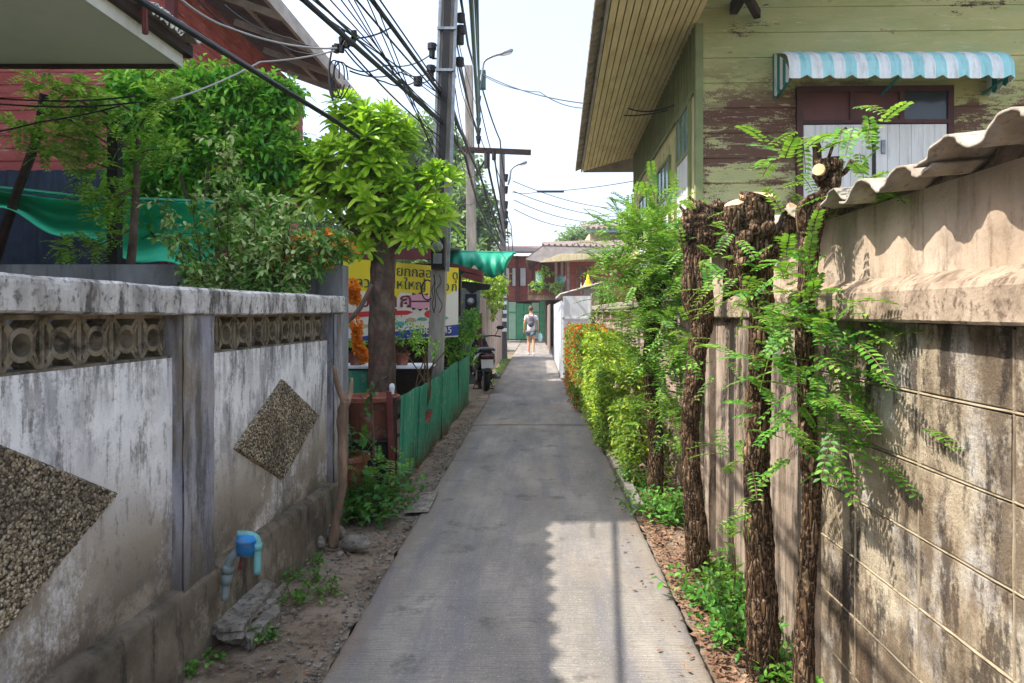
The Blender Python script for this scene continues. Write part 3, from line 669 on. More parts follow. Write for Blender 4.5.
# roof: eave line X=-3.76 Z=6.0 from Y 4.5 to 15.6 (local +1.14, -5.5..5.6)
mb = MB()
def rf(u, v):
    y_ = -.7+6.3*v; x = 1.14-7*u
    return (x, y_, 6.0+2.6*u+.02*math.sin(y_*2*PI/.16))
mb.grid(rf, 2, 320); mb.build('roof_sheet', m_brownroof, R, solid=.015)
mb = MB(); mb.box(1.12, 1.17, -.7, 5.62, 5.82, 6.05); mb.build('fascia', m_fasciagrey, R)
mb = MB()
for x in (.95, .35): mb.box(x, x+.06, -.65, 5.55, 5.93+(1.14-x)*.37-.0, 5.99+(1.14-x)*.37-.0)
for k in range(5): mb.bar((1.12, -.4+k*1.3, 5.86), (-.1, -.4+k*1.3, 6.3), .05, .1)
mb.build('purlin', m_fasciagrey, R)
# unseen tall block added out of view on the left to shade the lane
H2 = thing('unseen_shade_block', 'unseen tall block added beyond the garden to shade the lane', 'house', (-8.6, 3.85, 0))
mb = MB(); mb.box(-7, -.5, 0, 5.8, -.05, 12); mb.build('wall', m_beige, H2)
mb = MB(); mb.box(-7.5, 0, -.0, 6.1, 12.0, 12.35); mb.build('roof', m_fasciagrey, H2)

# dark sheet-metal screen, net, steel post, leaning pole
mb = MB()
mb.grid(lambda u, v: (-7.5+3.1*u, 8.6+.02*math.sin(u*110), 3.16*v), 220, 1)
tag(mb.build('metal_screen', m_bluemesh, solid=.01), 'dark blue sheet-metal screen under the red plank wall', 'fence')
mb = MB()
def net(u, v):
    px = -60+275*u
    top = 184+(px/215)*14+24*math.sin(min(1, max(0, (px+60)/300))*PI)*.5
    bot = (205+max(0, px)*.33 if px < 200 else 271)+6*math.sin(u*20)
    Yd = 6.9+.55*math.sin(v*PI)+.06*math.sin(u*26+v*3)-.3*v
    py = top+(bot+8-top)*v+3*math.sin(u*14)*v
    return P(px, py, Yd)
mb.grid(net, 60, 18); 
N = tag(mb.build('shade_net', m_net, smooth=True, solid=.004), 'sagging green shade net hung between the posts behind the white wall', 'net')
mb = MB(); mb.tube([P(-60, 183, 6.9), P(20, 190, 6.88), P(90, 198, 6.9), P(215, 202, 6.9)], .022, 6); mb.build('hem_roll', m_tarp, N)
mb = MB(); p0 = P(114, 125, 6.6); mb.box(p0.x-.045, p0.x+.045, 6.57, 6.66, 0, p0.z); mb.box(p0.x-.06, p0.x+.06, 6.55, 6.68, p0.z, p0.z+.02)
tag(mb.build('steel_post', m_darksteel), 'upright dark steel post standing amid the feathery leaves', 'post')
mb = MB(); mb.tube(spline([P(-5, 262, 6.75), P(18, 190, 6.7), P(36, 140, 6.7), P(45, 94, 6.65)], 4), [.04]*13, 8, jit=.06)
tag(mb.build('bamboo_pole', m_darkwood), 'dark pole leaning to the right before the red planks', 'pole')

# ================================================================== trees and shrubs on the left
def trunk_mb(pts, rads, n=12, jit=.07, seg=6):
    mb = MB(); q = spline(pts, seg); mb.tube(q, interp(rads, seg), n, jit=jit); return mb
T = thing('dense_tree', 'dark glossy dense tree in front of the red house', 'tree', (-3.4, 7.6, 0))
tl = Vector((3.4, -7.6, 0))
mb = trunk_mb([(0, 0, 0), (.05, 0, 1), (-.1, 0, 2), (0, .1, 3)], [.12, .1, .09, .05])
for k in range(9):
    a = rnd.uniform(0, 6.28); mb.tube(spline([(0, 0, 1.5+k*.12), (.3*math.cos(a), .3*math.sin(a), 2.0+k*.08), (.6*math.cos(a), .5*math.sin(a), 2.3+k*.09)], 3), [.03, .027, .024, .021, .018, .014, .008], 6)
mb.build('trunk', m_bark2, T)
lv = LV('oval'); bl = []
for px, py, Y, r, k in ((150, 110, 7.5, .42, 130), (200, 105, 7.7, .5, 170), (255, 110, 7.8, .42, 140), (160, 160, 7.5, .5, 150), (215, 165, 7.6, .55, 180), (270, 160, 7.7, .45, 140), (190, 215, 7.6, .5, 120), (250, 215, 7.6, .5, 120), (120, 215, 7.6, .35, 60), (135, 92, 7.5, .3, 60), (280, 98, 7.8, .25, 50), (225, 90, 7.7, .3, 60)):
    bl.append((P(px, py, Y)+tl, (r, r*.8, r*.8), k))
bl = [(c, r, int(k*1.7)) for c, r, k in bl]
crown(lv, bl, .11, .045, 8, .22, mb=None, up=.5, shell=.35); lv.build('crown', lf_dark, T)

T = thing('feathery_tree', 'fine-leaved branches reaching left over the green net', 'tree', (-3.55, 6.3, 0)); tl = Vector((3.55, -6.3, 0))
mb = trunk_mb([(0, 0, 0), (0, 0, 1.2), (.1, 0, 2.1), (.15, 0, 3.0)], [.05, .045, .035, .02])
lv = LV('simple')
brs = [[(115, 150), (80, 140), (45, 132), (15, 125)], [(120, 120), (90, 105), (60, 92), (28, 82)], [(130, 110), (100, 92), (75, 80)], [(115, 170), (85, 160), (50, 150), (40, 148)], [(130, 190), (100, 200), (85, 180)],
       [(130, 150), (100, 120), (78, 105)], [(140, 175), (120, 205), (100, 215)], [(140, 125), (160, 100), (185, 85)], [(130, 230), (95, 246), (60, 250)], [(130, 160), (150, 150), (175, 150)], [(110, 145), (70, 120), (50, 112)]]
for br in brs:
    q = spline([P(x, y, 6.3+rnd.uniform(-.2, .2))+tl for x, y in br], 5); mb.tube(q, [.01-.008*i/len(q) for i in range(len(q))], 5)
    for i in range(2, len(q)):
        for _ in range(5): 
            pinnate(lv, q[i]+rdir()*.05, (rdir(.1)+Vector((-.3, 0, .1))).normalized(), rnd.uniform(.12, .2), 6, .055, .024, .3)
mb.build('trunk', m_bark2, T); lv.build('crown', lf_feather, T)

T = thing('spoon_leaf_tree', 'bright yellow-green tree with spoon-shaped leaf rosettes on a thick trunk', 'tree', (-1.68, 7.85, 0)); tl = Vector((1.68, -7.85, 0))
def loc(px, py, Y): return P(px, py, Y)+tl
mb = trunk_mb([(0.02, 0, -.05), loc(382, 380, 7.85), loc(382, 300, 7.85), loc(384, 245, 7.85), loc(385, 190, 7.85), loc(388, 120, 7.85)], [.17, .15, .135, .13, .1, .085], 16, .04)
for tgt in ((330, 150), (365, 130), (345, 190), (310, 185), (420, 185), (440, 215), (400, 230), (370, 110), (420, 220)):
    mb.tube(spline([loc(384, 250, 7.85), loc((384+tgt[0])/2, (250+tgt[1])/2+8, 7.8), loc(tgt[0], tgt[1], 7.8+rnd.uniform(-.3, .3))], 4), [.03]*5+[.02]*4, 6)
mb.build('trunk', m_bark2, T)
lv = LV('spoon')
def rosette(p, ax, n=17, L=.25, W=.052):
    ax = ax.normalized(); x = ax.cross(Vector((.3, .9, .1))).normalized(); y = x.cross(ax)
    for i in range(n):
        a = i*2.4; t = i/n; sp = .35+1.1*(1-t)
        d = (x*math.cos(a)+y*math.sin(a))*math.sin(sp)+ax*math.cos(sp)
        lv.leaf(p, d+rdir()*.08, ax-d*.2, L*(.6+.45*(1-t))*rnd.uniform(.75, 1.1), W*rnd.uniform(.8, 1.1), .1+.16*(1-t))
for px, py, r, k in ((345, 165, .36, 44), (372, 150, .36, 44), (330, 195, .34, 34), (370, 200, .36, 36), (350, 125, .22, 20), (375, 115, .16, 12), (405, 190, .3, 30), (430, 205, .26, 26), (440, 180, .16, 12), (412, 225, .24, 18), (365, 235, .2, 12), (388, 150, .22, 22), (395, 130, .16, 12), (310, 170, .22, 20), (303, 190, .2, 16), (350, 112, .2, 14)):
    for _ in range(int(k*.85)):
        p, v = in_blob(loc(px, py, 7.75), (r, r*.9, r*.85), .6)
        rosette(p, v*.7+Vector((0, -.25, .8)), L=rnd.uniform(.18, .28))
lv.build('crown', lf_yellow, T)

T = thing('flowering_shrub', 'pale-leaved straggly shrub rising between white wall and grey wall', 'shrub', (-1.75, 5.05, 0)); tl = Vector((1.75, -5.05, 0))
lv = LV('oval'); mb = MB()
for tgt in ((190, 195, .3), (230, 170, .2), (215, 215, .2), (255, 215, .0), (290, 225, .0), (320, 245, .0), (175, 235, .1), (260, 250, 0), (205, 262, 0), (300, 262, 0), (240, 240, 0), (225, 130, .3), (275, 240, -.1), (330, 235, .1), (190, 270, 0), (280, 200, .2), (160, 205, .3), (310, 205, .3), (245, 190, .2)):
    px, py, dy = tgt; e = loc(px, py, 5.15+dy) if False else P(px, py, 5.15+dy)+tl
    s = Vector((P(255, 285, 5.15)+tl)); s.x += rnd.uniform(-.25, .2); s.z = 1.3
    q = spline([s, s*.5+e*.5+Vector((rnd.uniform(-.05, .05), 0, -.06)), e], 6); mb.tube(q, [.008-.005*i/len(q) for i in range(len(q))], 5)
    for i in range(4, len(q)):
        for _ in range(4):
            twig(lv, q[i]+rdir()*.04, rdir(.1), rnd.uniform(.08, .17), 7, .06, .032, .9, .3, mb, .0015)
mb.build('stem', m_twig, T); lv.build('foliage', lf_shrub, T)
T = thing('orange_flower_shrub', 'low shrub with orange blossoms at the end of the grey wall', 'shrub', (-1.7, 5.36, 0)); tl = Vector((1.7, -5.36, 0))
lv = LV('oval'); fl = LV('oval'); mb = MB()
mb.tube([(0, 0, 0), (0, 0, 1.9)], .02, 6)
for px, py, r, k in ((300, 250, .18, 45), (325, 245, .18, 50), (345, 252, .1, 22), (280, 262, .16, 30), (315, 262, .16, 30)):
    r *= .8; c = P(px, py, 5.3)+tl; crown(lv, [(c, (r, r*.6, r*.6), k)], .06, .025, 6, .12, up=.5)
    for _ in range(k//2):
        p, v = in_blob(c, (r, r*.9, r*.7), .9)
        for _ in range(5): fl.leaf(p, rdir(.5), rdir(), .045, .018, .1)
mb.build('stem', m_twig, T); lv.build('foliage', lf_weed, T); fl.build('blossoms', lf_orange, T)

# ================================================================== things beside the wall end
mb = MB(); mb.tube(spline([P(333, 547, 4.78), P(336, 520, 4.78), P(342, 490, 4.8), P(343, 455, 4.82), P(342, 420, 4.85), P(345, 400, 4.85)], 5), interp([.035, .028, .026, .03, .034, .03], 5), 10, jit=.12)
mb.tube(spline([P(345, 402, 4.85), P(338, 385, 4.85), P(334, 366, 4.84)], 4), interp([.028, .02, .014], 4), 8, jit=.12)
mb.tube(spline([P(344, 408, 4.85), P(350, 395, 4.9), P(352, 378, 4.9)], 4), interp([.028, .016, .008], 4), 8, jit=.12)
tag(mb.build('dead_tree_stem', m_stick, smooth=True), 'thin dead peeling tree stem leaning at the end of the white wall', 'tree')
def pot(name, label, c, R_, h, rim=.02, mat=m_terra, group=None):
    t = thing(name, label, 'plant pot', c, 0, group)
    mb = MB(); mb.lathe([(R_*.68, 0), (R_*.8, h*.35), (R_*.95, h*.9), (R_*.96, h*.92), (R_*.8, h*.93), (R_*.7, h*.8)], n=28); mb.build('bowl', mat, t, smooth=False)
    mb = MB(); mb.lathe([(R_*.97, h*.88), (R_*1.08, h*.9), (R_*1.08, h), (R_*.98, h), (R_*.94, h*.9)], n=28); mb.build('rim', mat, t)
    mb = MB(); mb.lathe([(R_*.93, h*.86), (R_*.5, h*.9), (.001, h*.9)], n=20); mb.build('earth', m_soil, t)
    return t
pc = P(368, 432, 6.35); pot('plant_pot', 'big terracotta bowl pot beside the green fence corner, below the thick trunk', (pc.x, 6.45, .42), .235, .36)
mb = MB(); mb.box(-.2, .2, -.2, .2, 0, .4, jit=.01); mb.box(-.22, .22, -.22, .22, .4, .418)
tag(mb.build('crate', m_darksteel, loc=(pc.x, 6.45, 0)), 'dark box holding up the big terracotta bowl', 'crate')
pc = P(347, 470, 5.75); pot('plant_pot', 'smaller terracotta pot with thick ring rim behind the dead stem', (pc.x, 5.75, .0), .165, .4)
T = thing('pot_plant', 'leafy plant growing from the ring-rimmed pot', 'plant', (pc.x, 5.75, .36))
lv = LV('oval'); crown(lv, [((0, 0, .1), (.16, .16, .12), 22)], .08, .045, 5, .12); lv.build('foliage', lf_darkweed, T)
mb = MB(); a, b = P(393, 400, 6.05), P(399, 492, 6.05); mb.bar((a.x, 6.05, 0), (a.x-.03, 6.05, .86), .045, .045)
tag(mb.build('red_post', m_redpost, bevel=.004), 'short rusty red post at the near end of the green fence', 'post')
mb = MB(); mb.lathe([(.018, 0), (.024, .06), (.018, .08), (.01, .085)], n=12)
tag(mb.build('white_cup', m_white, loc=P(392, 394, 6.05)), 'small white cup upturned on the short red post', 'cup')

# rosette of dark weeds at the pots
def weed(label, c, r, k, L, Wd, mat, name='weed_plant', cat='weed', group=None, up=.7, n=5, shape='oval'):
    t = thing(name, label, cat, c, 0, group)
    lv = LV(shape); mb = MB()
    for _ in range(k):
        p = Vector((rnd.gauss(0, r*.45), rnd.gauss(0, r*.45), 0)); d = (Vector((p.x, p.y, 0))*1.2/r+Vector((0, 0, up))+rdir()*.3).normalized()
        ln = r*rnd.uniform(.5, 1.2); mb.tube([(0, 0, -.01), p], .002, 4, caps=False); twig(lv, p, d, ln, n, L, Wd, .95, .25, mb, .002)
    mb.build('stem', m_twig, t); lv.build('foliage', mat, t); return t
for px, py, Y, r, k, up in ((375, 520, 5.2, .26, 50, 1.1), (352, 500, 5.35, .2, 30, 1.2), (395, 505, 5.55, .24, 44, 1.0), (365, 475, 5.6, .22, 36, 1.3)):
    pass
g = G(372, 522); t = weed('lush dark green bush filling the gap between white wall and green fence', (g.x-.1, g.y+.2, 0), .28, 120, .085, .04, lf_darkweed, 'dark_bush', 'bush', up=1.2, n=7)
lv2 = LV('simple'); mb = MB()
for _ in range(46):
    p = Vector((rnd.uniform(-.28, .3), rnd.uniform(-.1, .5), rnd.uniform(.1, .5))); pinnate(lv2, p, rdir(.3), rnd.uniform(.12, .2), 6, .05, .02, .3)
lv2.build('fern_foliage', lf_weed, t)
mb = MB(); mb.tube(spline([(.05, .1, 0), (.04, .12, .5), (.02, .1, .95)], 4), .01, 6)
for z in (.5, .65, .8, .95):
    mb.tube([(.03, .1, z), (.03+rnd.uniform(-.12, .12), .1, z+.07)], .005, 5)
mb.build('tall_stem', m_bark2, t)
lv2 = LV('oval')
for z in (.55, .7, .85, 1.0): twig(lv2, Vector((.03, .1, z)), rdir(.2), .14, 5, .08, .04)
lv2.build('upper_leaves', lf_darkweed, t)

# green corrugated fence of separate sheets
FN = thing('corrugated_fence', 'low green corrugated sheet fence along the road edge', 'fence', (-1.14, 6.1, 0))
yy = 0
for k in range(7):
    L = .86; mb = MB(); ph = rnd.random()*3; tilt = rnd.uniform(-.03, .04)
    zt = .8+rnd.uniform(-.015, .015); zb = .02+rnd.uniform(-.01, .03)
    def cf(u, v, y0=yy, L=L, zt=zt, zb=zb, tilt=tilt):
        y_ = y0+L*1.04*u; z = zb+(zt-zb)*v+(.01*mnoise.noise(Vector((y_*4, 1, 0))) if v > .5 else .03*mnoise.noise(Vector((y_*6, 5, 0))))
        return (.012*math.sin(y_*2*PI/.078)+tilt*(v-.5)+.012*(k % 2)+.03*(1-v)*mnoise.noise(Vector((y_*1.5, 7, 0))), y_, z)
    mb.grid(cf, 100, 8); mb.build('fence_sheet', m_greenfence, FN, solid=.004); yy += L
mb = MB()
for y_ in (.0, 1.7, 3.4, 5.1, 6.0): mb.box(-.07, -.03, y_, y_+.04, 0, .8)
mb.box(-.03, -.02, 0, 6, .62, .66); mb.build('frame_post', m_darkwood, FN)

# valve and pipes
V = thing('water_valve', 'bright blue water valve on teal and grey pipes against the wall plinth', 'valve', (P(250, 590, 3.3).x, 3.3, .12))
o = lambda px, py, dy=0: P(px, py, 3.3+dy)-Vector((P(250, 590, 3.3).x, 3.3, .12))
mb = MB(); mb.tube(spline([o(225, 600), o(226, 585), o(228, 570)], 3), .017, 10); mb.tube([o(226, 584), o(227, 574)], .024, 10); mb.tube(spline([o(228, 572), o(229, 562), o(236, 553), o(243, 551)], 4), .019, 10); mb.tube([o(226.5, 572), o(229.5, 566)], .026, 10); mb.build('grey_pipe', m_pipegrey, V, smooth=True)
mb = MB(); c = o(247, 546); mb.lathe([(.012, -.045), (.03, -.042), (.036, -.02), (.046, -.01), (.046, .018), (.05, .022), (.05, .03), (.046, .034), (.038, .05), (.0, .056)], c, 20); mb.tube([o(238, 552), o(257, 546)], .021, 10); mb.build('valve_body', m_valveblue, V, smooth=True)
mb = MB(); mb.tube(spline([o(257, 574), o(257.5, 552), o(257, 540), o(253, 536), o(248, 534.5), o(238, 534)], 4), .016, 10); mb.tube([o(257.4, 550), o(257.4, 543)], .021, 10); mb.build('teal_pipe', m_pipeteal, V, smooth=True)
mb = MB(); mb.tube([o(242, 556), o(240, 566)], .007, 8); mb.box(*sum(([a-.008, a+.008] for a in o(240, 568)), [])); mb.build('handle', m_redpost, V)

# stones
def slab(name, label, px, pts, z0, th, cat='rubble', group=None, Y=None):
    """pts: ground outline in image pixels at height z0"""
    t = MB(); n = len(pts)
    ps = []
    for x, y in pts:
        Yd = (EYE-z0)*F/(y-VY); ps.append(Vector(((x-VX)*Yd/F, Yd, z0)))
    c = sum(ps, Vector())/n
    dense = []
    for i in range(n):
        for k in range(6):
            q = ps[i].lerp(ps[(i+1) % n], k/6); q = q+Vector((rnd.uniform(-1, 1), rnd.uniform(-1, 1), 0))*.006; dense.append(q-c)
    m = len(dense)
    rings = [(.0, .985), (-.012, 1.0), (-th*.5, .97), (-th, 1.02)]
    vs = []
    for q in (.0, .5, .9): 
        if q == 0: vs.append(Vector((0, 0, .004)))
        else: vs += [Vector((d.x*q, d.y*q, .004*(1-q)+.008*mnoise.noise(Vector((d.x*q*12, d.y*q*12, 0))))) for d in dense]
    for dz, s_ in rings: vs += [Vector((d.x*s_, d.y*s_, dz+.006*mnoise.noise(d*15))) for d in dense]
    fs = [(0, 1+i, 1+(i+1) % m) for i in range(m)]
    for r_ in range(5):
        fs += [(1+r_*m+i, 1+(r_+1)*m+i, 1+(r_+1)*m+(i+1) % m, 1+r_*m+(i+1) % m) for i in range(m)]
    fs.append(tuple(1+5*m+i for i in range(m)))
    t.add(vs, fs); ob = t.build(name, m_stone, loc=c); return tag(ob, label, cat, group)
slab('concrete_slab', 'largest broken concrete slab lying under the blue valve', 0, [(203, 618), (214, 597), (228, 580), (246, 572), (262, 577), (275, 583), (266, 596), (252, 612), (243, 628), (222, 630)], .09, .045)
slab('concrete_slab', 'smaller broken concrete slab in front of the large one', 0, [(240, 634), (252, 618), (262, 606), (278, 604), (281, 612), (268, 622), (252, 640)], .03, .05)
slab('concrete_slab', 'slim concrete fragment between the large slab and the weeds', 0, [(252, 606), (266, 592), (279, 588), (281, 596), (268, 606)], .05, .06)
def stone(label, px, py, r, sq=(1, .8, .6), mat=m_stone, group=None):
    g = G(px, py); mb = MB(); mb.ball((0, 0, 0), r, 9, sq)
    mb.v = [tuple(Vector(v)*(1+.35*mnoise.noise(Vector(v)*(2.5/r*.4)+Vector((px, py, 0))))) for v in mb.v]
    mb.build_ = None; ob = mb.build('stone', mat, loc=(g.x, g.y, r*sq[2]*.5)); ob.rotation_euler = (0, 0, px)
    return tag(ob, label, 'stone', group)
stone('pale jagged stone right of the dead stem foot', 355, 548, .095, (1.1, .7, .5))
stone('grey stone left of the dead stem foot', 317, 545, .06)
stone('brownish stone propped on the plinth behind the dead stem', 305, 532, .06)
stone('white flecked stone touching the dead stem', 335, 536, .07, (1, 1, .8))
stone('small grey pebble stone before the jagged stone', 340, 556, .03)
stone('flat stone beneath the valve slab', 232, 640, .05, (1.2, 1, .5))
g = G(425, 503); mb = MB(); mb.box(-.1, .06, -.3, .3, 0, .015, jit=.015); tag(mb.build('concrete_slab', m_stone, loc=(g.x, g.y, 0)), 'thin pale slab at the road edge below the green fence', 'rubble')

for i, (px, py, r, k, lab) in enumerate(((296, 598, .09, 16, 'clump of small weeds at the slab edge'), (318, 578, .07, 12, 'low weed sprouting in bare soil before the dead stem'), (262, 636, .07, 14, 'leafy weed in front of the smaller slab'),
        (205, 655, .04, 6, 'tiny round-leaved weed at the foot of the plinth'), (330, 590, .06, 8, 'thin weed near the road verge middle'), (250, 606, .05, 8, 'weed poking between the two slabs'), (288, 576, .08, 14, 'weed clump beside the valve stones'), (183, 668, .05, 6, 'weed seedling nearest the camera at the wall foot'), (310, 560, .06, 9, 'weed beside the brownish stone'))):
    g = G(px, py); weed(lab, (g.x, g.y, -.02), r, k, .035, .02, lf_weed, up=.8)
# gravel
mb = MB()
for _ in range(1500):
    y_ = 2.6+rnd.random()**1.5*8; x = rnd.uniform(-1.6+.046*y_, XL-.01); 
    if rnd.random() < .25: x = XL-abs(rnd.gauss(0, .06))-.01
    r = rnd.choice([.004, .006, .008, .012]); mb.ball((x, y_, -.022+.01*rnd.random()), r, 3, (1, 1.2, .7), .3)
tag(mb.build('gravel', m_stone), kind='stuff')
lv = LV('oval')
for _ in range(60):
    y_ = 3+rnd.random()*4; lv.leaf((rnd.uniform(-1.4, -.95), y_, -.015), (rnd.uniform(-1, 1), rnd.uniform(-1, 1), .1), (0, 0, 1), .03, .015, 0)
tag(lv.build('fallen_leaves', m_litter), kind='stuff')
# ================================================================== table, banner, garlands, shop
T = thing('table', 'narrow white-topped table behind the green fence', 'table', (-1.72, 8.2, 0))
mb = MB(); mb.box(-.55, .55, -.25, .25, .9, .93); mb.build('table_top', m_white, T, bevel=.004)
for sx in (-.5, .5):
    for sy in (-.2, .2): mb = MB(); mb.box(sx-.02, sx+.02, sy-.02, sy+.02, 0, .9); mb.build('leg', m_darksteel, T)
mb = MB(); mb.box(-.5, .1, -.23, -.215, .55, .88); mb.build('green_panel', m_greenfence, T)
def garland(label, px, y0, y1, Y, r):
    a, b = P(px, y0, Y), P(px+2, y1, Y); lv = LV('oval')
    n = 20
    for i in range(n):
        p = a.lerp(b, i/n)-a; rr = r*(1 if i > 3 else 1.3)*(1+.3*math.sin(i))
        for _ in range(34): d = rdir(); lv.leaf(p+d*rr*.5, d, rdir(), .035, .024, .1)
    o_ = lv.build('marigold_garland', lf_orange); o_.location = a; return tag(o_, label, 'garland')
garland('long orange marigold garland hanging left of the thick trunk', 356, 322, 352, 6.9, .05)
garland('bunched orange marigolds at the garland top beside the grey wall end', 353, 285, 302, 6.9, .06)
garland('small orange marigold tuft hanging lowest by the table', 362, 350, 360, 6.9, .035)
mb = MB(); mb.tube(spline([P(347, 322, 6.7), P(360, 308, 6.8), P(372, 285, 6.9)], 4), .022, 7, jit=.1); tag(mb.build('branch_prop', m_bark2), 'bare slanting branch beside the marigold garland', 'branch')
# shrine-like flower pots on table
for px, lab in ((356, 'small flower pot on the left end of the table'), (402, 'potted green plant on the table beside the concrete pole'), (424, 'potted bonsai with bare stems at the fence')):
    b = P(px, 366, 8.1 if px < 420 else 7.4); t = pot('flower_pot', lab, (b.x, b.y, .93 if px < 420 else .4), .085, .13)
    lv = LV('oval'); mb = MB()
    rr = .28 if px == 402 else (.12 if px < 400 else .2); hh = .3 if px > 400 else .16
    if px == 424: hh = .7
    for _ in range(8): mb.tube(spline([(0, 0, .1), (rnd.uniform(-.1, .1), 0, hh*.5), (rnd.uniform(-rr, rr), rnd.uniform(-.1, .1), hh)], 3), .007, 5)
    crown(lv, [((0, 0, hh+.06), (rr, rr*.7, rr*.5), 60 if px == 402 else 26)], .045, .025, 6, .1)
    mb.build('stem', m_twig, t); lv.build('foliage', lf_feather, t)

B = thing('banner', 'yellow and white printed vinyl banner with teal Thai lettering behind the trunk', 'banner')
A0, A1 = P(343, 258, 9.5), P(458, 271, 11.6); B0, B1 = P(343, 342, 9.5), P(452, 325, 11.4)
B.location = A0; ux = (A1-A0); ux.z = 0; Lb = ux.length; ux.normalize(); B.rotation_euler = (0, 0, math.atan2(ux.y, ux.x))
zt, zb = 0.0, -(A0.z-B0.z)
def bq(name, u0, u1, v0, v1, mat, off=.0, poly=None):
    mb = MB(); H_ = A0.z-B0.z
    pts = poly or [(u0, v0), (u1, v0), (u1, v1), (u0, v1)]
    mb.prism([(u*Lb, -v*H_) for u, v in pts], -.006-off, -off); mb.build(name, mat, B)
bq('vinyl_sheet', 0, 1, 0, 1, m_banner_w)
bq('yellow_field', 0, 1, .0, .42, m_banner_y, .004, [(0, 0), (1, 0), (1, .3), (.85, .42), (.45, .38), (.4, .5), (.28, .5), (0, .45)])
bq('blue_strip', 0, 1, 0, 1, m_banner_b, .004, [(0, .97), (.35, .9), (1, .82), (1, .98), (0, 1)])
bq('white_box', 0, 1, 0, 1, m_banner_w, .008, [(.0, .4), (.38, .38), (.38, .62), (0, .64)])
H_ = A0.z-B0.z
def bt(s_, u, v, size, mat, sx=1): text_part('lettering', s_, size, mat, B, (u*Lb, -.02, -v*H_), (PI/2, 0, 0), .003, 'LEFT', sx)
bt('ทีนิดยกกลอบข', .2, .17, .2, m_ink_g, 1.35); bt('ด', .93, .17, .2, m_ink_g, 1.3)
bt('หลวน', .02, .34, .2, m_ink_g, 1.3); bt('ขนหใหญ่ - ลง', .27, .34, .2, m_ink_g, 1.4); bt('ก่', .92, .34, .2, m_ink_g, 1.3)
bt('บ', .1, .58, .28, m_ink_m, 1.4); bt('ถูก', .3, .58, .3, m_ink_m, 1.7)
bt('081-445', .62, .94, .14, m_banner_w, 1.6)
st = []
for i in range(28):
    a = 2*PI*i/28; r = 1 if i % 2 else .72; st.append((.62+.16*r*math.cos(a), .5+.13*r*math.sin(a)))
bq('starburst', 0, 0, 0, 0, m_ink_k, .008, st)
bq('starburst_face', 0, 0, 0, 0, m_ink_p, .012, [(.62+.125*math.cos(a), .5+.1*math.sin(a)) for a in np.linspace(0, 2*PI, 20)[:-1]])
bq('starburst_line', 0, 0, 0, 0, m_ink_k, .016, [(.53, .49), (.71, .485), (.71, .505), (.53, .51)])
bq('red_ribbon', 0, 0, 0, 0, m_ink_r, .009, [(.0, .66), (.2, .63), (.5, .62), (.56, .64), (.5, .68), (.25, .69), (0, .72)])
bq('red_seal', 0, 0, 0, 0, m_ink_r, .009, [(.73+.07*math.cos(a), .67+.06*math.sin(a)) for a in np.linspace(0, 2*PI, 16)[:-1]])
for k in range(9):
    u = .04+k*.1; v = .8-k*.008+.03*math.sin(k*2)
    bq('printed_picture', 0, 0, 0, 0, [m_ink_t, m_beige, m_ink_t, m_pipeteal][k % 4], .009, [(u+.045*math.cos(a)*(1+.25*math.sin(3*a+k)), v+.03*math.sin(a)*(1+.25*math.cos(2*a+k))) for a in np.linspace(0, 2*PI, 14)[:-1]])

# shop roof over the banner
S = thing('shop_house', 'low open shop with maroon beam and corrugated roof behind the banner', 'shop', (-4.5, 10, 0))
sl = Vector((4.5, -10, 0))
z = P(400, 250, 10.5).z
mb = MB()
def sf(u, v):
    x = -1.5+4.6*u; return (x, .4+3.2*v, z+.02+.25*v+.018*math.sin(x*2*PI/.11))
mb.grid(sf, 420, 2); mb.build('roof_sheet', m_brownroof, S, solid=.012)
mb = MB(); mb.box(-1.5, 3.15, .35, .42, z-.14, z-.0); mb.build('roof_beam', m_maroon, S)
mb = MB(); mb.box(-1.5, 3.1, 3.4, 3.6, 0, z); mb.build('back_wall', m_darkwood, S)
for x in (-1.4, 3.0): mb = MB(); mb.box(x, x+.1, .45, .55, 0, z-.14); mb.build('post', m_maroon, S)
mb = MB(); p = P(458, 268, 12.4)+sl; q = P(486, 272, 12.4)+sl
mb.bar(P(436, 262, 12.4)+sl, P(483, 274, 12.4)+sl, .5, .08); mb.build('awning_board', m_redpost, S)

# green tarp over the lane edge
mb = MB()
def tp(u, v):
    px = 446+67*u; top = P(px, 251+1.5*u, 13.2); 
    sag = [20, 26, 22, 14, 25, 27, 22, 4]; k = u*7; i = min(int(k), 6); s_ = sag[i]+(sag[i+1]-sag[i])*(k-i)
    bot = P(px, 251+s_, 13.0)
    return top.lerp(bot, v)+Vector((0, .05*math.sin(u*40)*v-.12*math.sin(v*PI), 0))
mb.grid(tp, 80, 12); TP = tag(mb.build('awning_tarp', m_tarp, smooth=True, solid=.006), 'bunched green tarpaulin awning hanging over the lane edge', 'awning')
mb = MB(); mb.tube([P(440, 251, 13.2), P(516, 253, 13.2)], .025, 6); mb.build('rail', m_tarp, TP)
mb = MB(); mb.box(-1.45, -1.2, 13.15, 13.2, 0, P(513, 253, 13.2).z*.0+.01); 

